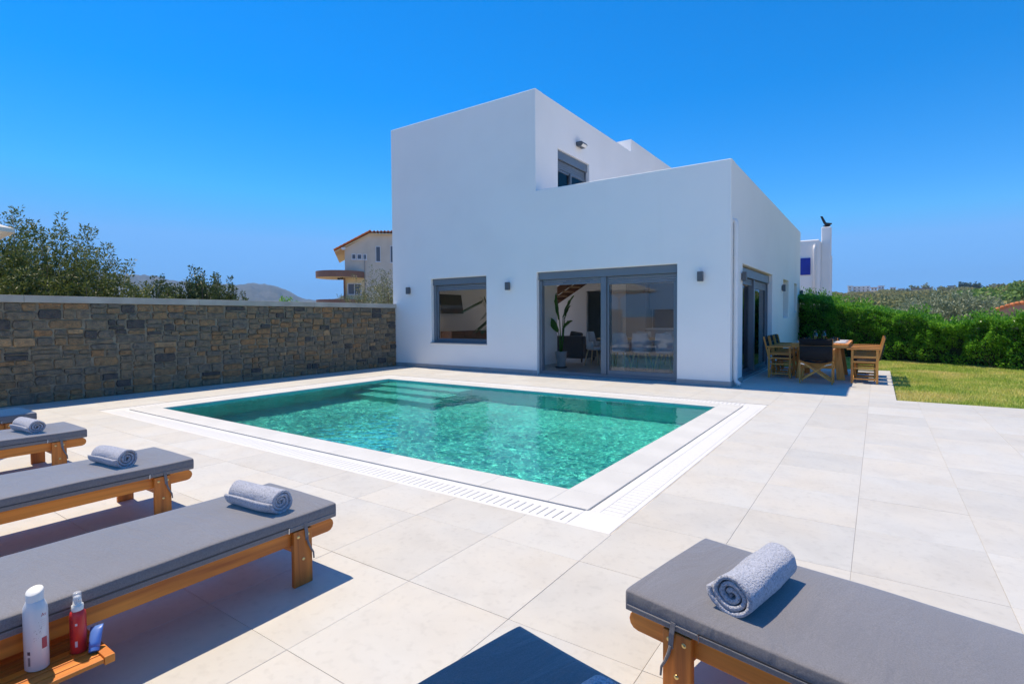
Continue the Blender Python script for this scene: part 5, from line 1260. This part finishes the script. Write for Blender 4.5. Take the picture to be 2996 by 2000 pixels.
# ------------------------------------------------------------------ arched garden wall beyond the hedge
simple('terracotta_plaster', (0.42, 0.24, 0.15), 0.85, 0.12, 2, 0.2, 30); simple('roof_tile', (0.62, 0.20, 0.07), 0.8, 0.25, 3, 0.2, 20, obrand=0.15)
ar = empty('garden_arch', (6.75, 40.2, 0), 0, 'terracotta coloured arch with a tiled coping at the right edge', 'arch')
o_ = [(-1.2, -0.6), (-1.2, 1.60)]+[(-1.2+2.4*i/10, 1.60+0.34*math.sin(math.pi*i/10)) for i in range(1, 10)]+[(1.2, 1.60), (1.2, -0.6)]
inn = [(0.85, -0.6)]+[(0.85*math.cos(math.pi*i/10), 0.95+0.62*math.sin(math.pi*i/10)) for i in range(11)]+[(-0.85, -0.6)]
m = MB(); po = o_+inn; bm = bmesh.new()
fv = [bm.verts.new((p[0], -0.15, p[1])) for p in po]; bm.faces.new(fv); ret = bmesh.ops.extrude_face_region(bm, geom=bm.faces[:])
for v in [g_ for g_ in ret['geom'] if isinstance(g_, bmesh.types.BMVert)]: v.co.y = 0.15
bmesh.ops.recalc_face_normals(bm, faces=bm.faces[:]); bmesh.ops.triangulate(bm, faces=bm.faces[:]); me = bpy.data.meshes.new('arch_wall'); bm.to_mesh(me); bm.free()
inst(me, 'arch_wall', 'terracotta_plaster', ar)
for i in range(13):
    x = -1.2+2.4*i/12; z = 1.62+0.34*math.sin(math.pi*i/12); m = MB(); m.tube([(x, -0.22, z), (x, 0.22, z)], 0.095, 8); m.build('coping_tile', 'roof_tile', ar, True)

# ------------------------------------------------------------------ hillside on the right
def hill_z(d, az):
    s_ = np.clip((d-40)/560, 0, 1); base = -0.45+22.2*s_**1.1
    base += 3.6*np.exp(-((az-11.5)/4.6)**2)*np.exp(-((d-185)/55)**2)
    base += np.where(d > 60, 1, 0)*0.010*d*0.25*np.sin(az*1.9+d*0.012)*np.sin(az*0.7+1)
    return base-np.maximum(0, d-640)*0.08
az = np.linspace(-24, 62, 174); ds = np.concatenate([np.linspace(26, 120, 40), np.linspace(125, 760, 90)])
AZ, DS = np.meshgrid(az, ds); ZZ = hill_z(DS, AZ)
hv = np.stack([DS*np.sin(np.radians(AZ)), DS*np.cos(np.radians(AZ)), ZZ], 2).reshape(-1, 3); nx_, ny_ = len(az), len(ds)
ii = (np.arange(ny_-1)[:, None]*nx_+np.arange(nx_-1)[None, :]).ravel(); hq = np.stack([ii, ii+1, ii+nx_+1, ii+nx_], 1)
def m_hill(name, cols, sc):
    m, n, l, p = newmat(name); p.inputs['Roughness'].default_value = 0.95
    tc = n.new('ShaderNodeTexCoord'); n1 = n.new('ShaderNodeTexNoise'); n1.inputs['Scale'].default_value = sc; n1.inputs['Detail'].default_value = 9; n1.inputs['Roughness'].default_value = 0.65
    l.new(tc.outputs['Object'], n1.inputs['Vector']); r = ramp(n, cols); l.new(n1.outputs['Fac'], r.inputs[0]); l.new(r.outputs[0], p.inputs['Base Color'])
m_hill('hill_ground', [(0.3, (0.19, 0.20, 0.07)), (0.5, (0.33, 0.26, 0.10)), (0.62, (0.46, 0.33, 0.15)), (0.8, (0.56, 0.43, 0.25))], 0.03)
hill = tag(np_mesh('hillside', hv, hq, 'hill_ground', None, True), kind='structure')
def blobs(name, cnt, azr, dr, size, nq, mat, seed, clump, parent, power=0.6):
    rg = np.random.default_rng(seed); P = []; Sz = []
    while len(P) < cnt:
        a = rg.uniform(*azr); dd = dr[0]+(dr[1]-dr[0])*rg.random()**power
        if noise.noise(Vector((a*clump, dd*0.014, seed))) < rg.uniform(-0.42, 0.25): continue
        P.append((dd*math.sin(R(a)), dd*math.cos(R(a)), float(hill_z(np.array(dd), np.array(a))))); Sz.append(rg.uniform(*size)*(0.7+0.3*dd/300))
    P = np.array(P); Sz = np.array(Sz); N_ = cnt*nq
    th = rg.uniform(0, 2*np.pi, N_); cz = rg.uniform(-0.25, 1, N_); sr = np.sqrt(np.maximum(0, 1-cz*cz))
    dirs = np.stack([sr*np.cos(th), sr*np.sin(th), cz], 1); r_ = rg.uniform(0.65, 1.08, N_); SS = np.repeat(Sz, nq)
    c_ = np.repeat(P, nq, 0)+dirs*(r_*SS)[:, None]*np.array([1.15, 1.15, 0.75])+np.array([0, 0, 0.3])*SS[:, None]
    v_, q_ = leaf_quads(c_, np.cross(dirs, rg.normal(0, 1, (N_, 3)))+dirs*0.4, dirs+rg.normal(0, .5, (N_, 3)), SS*rg.uniform(0.45, 0.8, N_), SS*rg.uniform(0.3, 0.5, N_))
    return tag(np_mesh(name, v_, q_, mat, parent), kind='stuff')
blobs('scrub', 1500, (-7, 14), (75, 600), (0.8, 1.7), 60, 'scrub_leaf', 3, 0.55, hill)
leaf('sage_leaf', [(0.10, 0.13, 0.05), (0.16, 0.19, 0.075), (0.23, 0.25, 0.11)], 0.8, 0.25, 0.05)
blobs('pale_scrub', 330, (-5, 9), (60, 330), (0.8, 1.6), 60, 'sage_leaf', 6, 0.7, hill)
blobs('mound_thicket', 520, (5.6, 18), (125, 235), (1.3, 2.3), 90, 'mound_leaf', 9, 0.2, hill)
blobs('near_thicket', 170, (-3.5, 5.5), (48, 95), (0.7, 1.3), 110, 'mound_leaf', 12, 0.9, hill)

# buildings and trees along the ridge
simple('far_white', (0.88, 0.84, 0.80), 0.85, 0.04, 0.2); simple('far_glass', (0.10, 0.11, 0.13), 0.3, 0.1, 0.5); simple('far_brown', (0.20, 0.13, 0.09), 0.85, 0.1, 0.3); simple('far_stone', (0.42, 0.38, 0.33), 0.85, 0.1, 0.3)
def ridge_house(a0, a1, dd, h, storeys, label, wall='far_white', roof='far_white', rf=0.35, depth=8, name='ridge_house', nwin=None):
    am = R((a0+a1)/2); w = dd*R(a1-a0); z = float(hill_z(np.array(dd), np.array((a0+a1)/2)))-0.5
    o = empty(name, (dd*math.sin(am), dd*math.cos(am), z), -am, label, 'building', 'buildings along the ridge')
    m = MB(); m.box(-w/2, w/2, 0, depth, 0, h); m.build('wall', wall, o)
    m = MB(); m.box(-w/2-0.4, w/2+0.4, -0.5, depth+0.4, h, h+rf); m.build('roof', roof, o)
    n = nwin or max(2, int(w/3.2))
    for s_ in range(storeys):
        for k in range(n):
            x = -w/2+w*(k+0.5)/n; z0 = 0.6+s_*h/storeys; m = MB(); m.box(x-0.6, x+0.6, -0.03, 0.2, z0+0.3, z0+0.3+h/storeys*0.42); m.build('window', 'far_glass', o)
            if s_: m = MB(); m.box(x-1.25, x+1.25, -1.0, -0.05, z0-0.35, z0-0.15); m.build('balcony', wall, o)
    return o
ridge_house(-2.30, -1.95, 596, 8.0, 3, 'tall narrow white end block of the ridge hotel, leftmost building', nwin=1)
ridge_house(-1.92, -0.62, 600, 7.4, 3, 'long white ridge hotel with rows of dark balconies')
ridge_house(-0.56, -0.08, 590, 5.6, 2, 'white house with a reddish roof right of the ridge hotel', roof='roof_tile')
ridge_house(-0.02, 0.42, 598, 5.8, 2, 'plain white block right of the red roofed ridge house')
ridge_house(0.85, 1.25, 600, 5.0, 2, 'small white cube on the ridge, middle of the gap')
ridge_house(1.42, 1.85, 602, 5.2, 2, 'small white cube on the ridge, left of the long brown roof')
ridge_house(2.35, 3.75, 585, 3.4, 1, 'long low ridge building under a dark brown roof', wall='far_stone', roof='far_brown', rf=0.7)
ridge_house(4.05, 4.55, 590, 4.6, 2, 'pale house on the ridge right of the brown roof', wall='far_stone')
ridge_house(4.75, 5.25, 592, 4.0, 1, 'low stone coloured house on the ridge near the cypresses', wall='far_stone', roof='far_brown')
def ridge_tree(a, dd, h, w, label, mat='scrub_leaf', seed=0, tall=False):
    z = float(hill_z(np.array(dd), np.array(a)))-0.3
    return shrub('ridge_tree', (dd*math.sin(R(a)), dd*math.cos(R(a)), z), w, h, 16, 26, 1.3, 0.8, mat, label, 'tree', 'trees along the ridge', seed, spread=0.35 if tall else 0.8, twist=0.5, trunk_r=0.25)
rt = [(2.55, 612, 9.5, 4.0), (3.35, 608, 9.0, 3.4), (4.5, 570, 6.0, 4.5), (5.6, 600, 8.5, 2.0), (5.9, 602, 7.0, 2.0), (6.15, 598, 7.5, 2.2), (6.45, 600, 8.5, 2.2), (6.7, 603, 8.0, 2.0), (7.6, 500, 5.5, 3.5), (8.1, 480, 5.5, 3.5), (-3.2, 600, 4.5, 2.5), (-4.0, 590, 4.0, 2.5), (1.98, 600, 5.0, 2.2)]
lbl = ['dark round tree behind the left end of the brown ridge roof', 'dark round tree behind the right end of the brown ridge roof', 'bushy tree below the pale ridge house', 'first dark cypress of the ridge clump from the left', 'second dark cypress of the ridge clump from the left', 'third dark cypress of the ridge clump from the left', 'fourth dark cypress of the ridge clump from the left', 'fifth dark cypress of the ridge clump, rightmost', 'round tree where the ridge meets the green mound, left one', 'round tree where the ridge meets the green mound, right one', 'low tree on the ridge left of the hotel', 'low tree on the ridge beside the white neighbour villa', 'small tree between the white cube and the brown roof']
for k, (a, dd, h, w) in enumerate(rt): ridge_tree(a, dd, h, w, lbl[k], 'scrub_leaf' if k not in (3, 4, 5, 6, 7) else 'carob_leaf', 40+k, k in (3, 4, 5, 6, 7))

# ------------------------------------------------------------------ white neighbour villa on the right
nv = empty('neighbour_villa', (0, 30, 0), 0, 'white neighbour villa with a blue shutter and chimney beyond the hedge', 'house')
m = MB(); m.box(-12, -2.40, 0, 9, -0.3, 5.03); m.build('wall', 'plaster', nv, bevel=0.06, seg=3)
m = MB(); m.box(-2.398, -1.985, 1.0, 1.55, -0.3, 5.74); m.build('chimney', 'plaster', nv, bevel=0.03, seg=3)
m = MB(); m.lathe([(0.10, 5.74), (0.09, 5.8), (0.17, 5.81), (0.16, 5.84)], 14, (-2.19, 1.27, 0)); m.prism([(-2.26, 5.84), (-2.10, 5.84), (-1.96, 5.92), (-2.20, 5.97), (-2.36, 6.30), (-2.47, 6.31), (-2.34, 5.98)], 1.12, 1.42, 'y'); cw_ = m.build('chimney_cowl', 'rubber_black', nv.children[-1]); cw_['kind'] = 'stuff'
simple('shutter_blue', (0.012, 0.03, 0.33), 0.4, 0.1, 4)
for (x0, x1) in ((-3.72, -3.22), (-3.20, -2.77)): m = MB(); m.box(x0, x1, -0.05, -0.002, 3.32, 4.15); m.build('shutter', 'shutter_blue', nv, bevel=0.006)
m = MB(); m.tube([(-2.60, -0.06, 4.74), (-2.60, -0.07, 4.5), (-2.60, -0.07, -0.2)], 0.055, 10); m.tube([(-2.60, 0.02, 4.76), (-2.60, -0.06, 4.74)], 0.055, 10); rp = m.build('rain_pipe', 'pipe_white', nv, True); rp['kind'] = 'stuff'

# ------------------------------------------------------------------ beige neighbour house behind the stone wall
simple('beige_render', (0.64, 0.56, 0.45), 0.9, 0.08, 1.0, 0.15, 20); simple('brown_render', (0.25, 0.135, 0.095), 0.9, 0.1, 1.5); simple('cream_and_bounce', (0.72, 0.58, 0.34), 0.9, 0.06, 1.5); simple('pvc_white', (0.72, 0.72, 0.72), 0.4, 0.03)
bh = empty('beige_house', (-38.25, 32.2, 0), math.atan2(0.765, 0.644), 'beige two storey house with a terracotta roof and round balcony', 'house')
m = MB(); m.prism([(-1.66, -0.4), (9.0, -0.4), (9.0, 9.35), (0.62, 9.0), (-1.66, 7.62)], 0.0, 9.0, 'y'); m.build('wall', 'beige_render', bh)
m = MB(); m.prism([(-1.68, 2.9), (0.02, 2.9), (0.02, 4.96), (-1.68, 4.96)], -0.03, 0.3, 'y'); m.build('cream_wall_panel', 'cream_and_bounce', bh)
def tile_roof(name, P0, U, V, nu, nv_, par):
    """barrel tile roof: P0 corner, U along the eave, V up the slope"""
    P0, U, V = Vector(P0), Vector(U), Vector(V); Nn = U.cross(V).normalized(); vs = []; fs = []; su = nu*8; sv = nv_
    for j in range(sv+1):
        for k_ in (0, 1):
            for i in range(su+1):
                u = i/su; ph = (i % 8)/8*2*math.pi; vs.append(P0+U*u+V*(j/sv)+Nn*(0.055*math.cos(ph)+0.03*(1-k_)+0.06))
    w_ = su+1
    for r_ in range(2*(sv+1)-1):
        for i in range(su): fs.append((r_*w_+i, r_*w_+i+1, (r_+1)*w_+i+1, (r_+1)*w_+i))
    m = MB(); m.add(vs, fs); o = m.build(name, 'roof_tile', par, True); s_ = o.modifiers.new('t', 'SOLIDIFY'); s_.thickness = 0.05; return o
rf = MB(); rf.prism([(-2.5, 7.28), (0.60, 9.02), (0.60, 8.95), (-2.5, 7.21)], -0.30, 9.2, 'y'); rfo = rf.build('roof_deck', 'cream_and_bounce', bh)
tag(tile_roof('roof_tiles', (-2.5, 9.2, 7.36), (0, -9.6, 0), (3.15, 0, 1.80), 30, 10, rfo), kind='stuff')
rf = MB(); rf.prism([(-0.35, 8.98), (4.5, 9.55), (4.5, 9.48), (-0.35, 8.91)], 0.62, 9.2, 'x'); rf2 = rf.build('roof_deck', 'cream_and_bounce', bh)
tag(tile_roof('roof_tiles', (0.60, -0.42, 9.06), (8.6, 0, 0.36), (0, 4.9, 0.58), 28, 12, rf2), kind='stuff')
for (z0, z1) in ((4.96, 5.52), (2.45, 3.02)):
    m = MB(); m.lathe([(2.12, z0), (2.12, z1), (2.0, z1), (2.0, z1-0.3), (0.02, z1-0.3)], 44, (-2.06, 0.5, 0), caps=False); bl = m.build('balcony_parapet', 'brown_render', bh, False)
    m = MB(); m.lathe([(0.02, z0+0.004), (2.10, z0+0.004), (2.10, z0+0.05), (0.02, z0+0.05)], 44, (-2.06, 0.5, -0.003), caps=False); m.build('soffit', 'cream_and_bounce', bl)  # soffit's yellowish colour stands for sunlight bounced up under the balcony
m = MB(); m.box(-1.80, -1.64, -0.16, -0.002, 2.0, 4.955); m.build('corner_post', 'brown_render', bh)
for (x, y) in ((-2.2, 0.2), (-1.95, -0.3)): m = MB(); m.lathe([(0.001, 4.80), (0.12, 4.83), (0.14, 4.88), (0.14, 4.955)], 14, (x, y, 0), caps=False); m.build('ceiling_lamp', 'rubber_black', bh, True)
def bwin(x0, x1, z0, z1, frame=0.06, mul=False):
    m = MB(); m.box(x0, x0+frame, -0.05, -0.002, z0, z1); m.box(x1-frame, x1, -0.05, -0.002, z0, z1); m.box(x0+frame, x1-frame, -0.05, -0.002, z0, z0+frame); m.box(x0+frame, x1-frame, -0.05, -0.002, z1-frame, z1)
    if mul: m.box((x0+x1)/2-0.03, (x0+x1)/2+0.03, -0.05, -0.002, z0+frame, z1-frame)
    f_ = m.build('window_frame', 'pvc_white', bh); m = MB(); m.box(x0+frame, x1-frame, -0.028, -0.02, z0+frame, z1-frame); m.build('pane', 'far_glass', f_)
    m = MB(); m.box(x0-0.05, x1+0.05, -0.09, -0.002, z0-0.05, z0-0.004); m.build('sill', 'pvc_white', f_)
for (a, b_) in ((-1.07, -0.69), (-0.61, -0.19), (-0.1, 0.24)): bwin(a, b_, 6.62, 7.12)
bwin(1.02, 1.46, 6.45, 7.86, 0.05); bwin(2.3, 2.74, 6.4, 7.95, 0.05); bwin(3.6, 4.5, 6.4, 7.6, 0.06, True)
m = MB(); m.box(-1.47, -0.27, -0.055, -0.035, 3.45, 4.5); m.build('window_back', 'far_glass', bh)
m = MB()
for q in ((-1.47, -1.40, 3.45, 4.5), (-0.34, -0.27, 3.45, 4.5), (-0.90, -0.84, 3.45, 4.5), (-1.40, -0.90, 3.45, 3.52), (-0.84, -0.34, 3.45, 3.52), (-1.40, -0.90, 4.43, 4.5), (-0.84, -0.34, 4.43, 4.5)): m.box(q[0], q[1], -0.09, -0.056, q[2], q[3])
wf_ = m.build('window_frame', 'pvc_white', bh); wf_['kind'] = 'stuff'
m = MB(); m.tube([(0.06, -0.05, 7.0), (0.05, -0.06, 6.2), (0.06, -0.05, 2.5)], 0.035, 8); m.build('rain_pipe', 'far_stone', bh, True)
m = MB(); m.prism([(-1.95, 7.62), (-1.55, 7.62), (-1.62, 7.42), (-1.88, 7.40)], -0.45, -0.36, 'y'); m.build('flood_lamp', 'pvc_white', bh)

# ------------------------------------------------------------------ mountains on the left
m_hill('mountain_rock', [(0.32, (0.025, 0.035, 0.025)), (0.5, (0.06, 0.062, 0.05)), (0.7, (0.12, 0.115, 0.10))], 0.012)
def mountain(name, azs, els, D_, depth, seed, n_d=30, sp=0.16):
    a = np.arange(azs[0], azs[-1], sp); e_ = np.interp(a, azs, els); rows = []
    for j in range(n_d+1):
        t_ = j/n_d; dd = D_-depth*(1-t_); row = []
        for k in range(len(a)):
            hz = 1.3+D_*e_[k]; nz = noise.noise(Vector((a[k]*0.8, t_*3.2, seed)))*0.5+noise.noise(Vector((a[k]*2.4, t_*7, seed+4)))*0.28+noise.noise(Vector((a[k]*6, t_*15, seed+9)))*0.14
            z_ = hz*(t_**1.15)*(1+0.55*nz*t_*(1.06-t_)*2.2)+hz*0.035*nz*(1 if t_ > .5 else 0)-1*(1-t_)
            row.append((dd*math.sin(R(a[k])), dd*math.cos(R(a[k])), z_))
        rows.append(row)
    rows.append([(x*1.25, y*1.25, -2) for x, y, z in rows[-1]])
    v_ = np.array(rows).reshape(-1, 3); w_ = len(a); ii = (np.arange(n_d+1)[:, None]*w_+np.arange(w_-1)[None, :]).ravel()
    return tag(np_mesh(name, v_, np.stack([ii, ii+1, ii+w_+1, ii+w_], 1), 'mountain_rock', None, True), kind='structure')
mountain('mountain', [-100, -84, -76, -72, -69.5, -67.5, -65, -63, -61.5, -60.3, -59.1, -58.2, -57.6, -57.0, -56.4, -55.5, -54, -51, -45], [0.05, 0.06, 0.072, 0.072, 0.070, 0.066, 0.058, 0.0585, 0.059, 0.0615, 0.0605, 0.056, 0.052, 0.047, 0.040, 0.036, 0.031, 0.022, 0.005], 2600, 1300, 2.0)
mountain('far_range', [-70, -60, -56, -54, -52, -49, -46, -40, -30], [0.02, 0.025, 0.028, 0.034, 0.038, 0.040, 0.034, 0.02, 0.004], 3300, 600, 8.0)
mountain('rocky_hill', [-53.4, -52.6, -52.0, -51.2, -50, -47, -42], [0.030, 0.036, 0.042, 0.047, 0.05, 0.04, 0.01], 700, 260, 5.0, 16, 0.1)

# white garden wall behind the camera, seen only in reflections
bw = MB(); bw.box(WX, TX1, TY0-0.3, TY0, -0.3, 1.75); bwo = bw.build('back_garden_wall', 'plaster'); tag(bwo, 'plain white garden wall closing the terrace behind the loungers', 'wall')
# ------------------------------------------------------------------ air
mh = bpy.data.materials.new('haze_air'); mh.use_nodes = True; nh = mh.node_tree.nodes; nh.clear()
vo = nh.new('ShaderNodeVolumePrincipled'); vo.inputs['Color'].default_value = (0.42, 0.70, 1.0, 1); vo.inputs['Density'].default_value = 0.0002; vo.inputs['Anisotropy'].default_value = 0.0
ho = nh.new('ShaderNodeOutputMaterial'); mh.node_tree.links.new(vo.outputs[0], ho.inputs['Volume']); MATS['haze_air'] = mh
m = MB(); m.box(-3450, 1500, -400, 3450, -4.0, 215); hz_ = m.build('haze', 'haze_air'); tag(hz_, kind='stuff')
#@@SECTION5
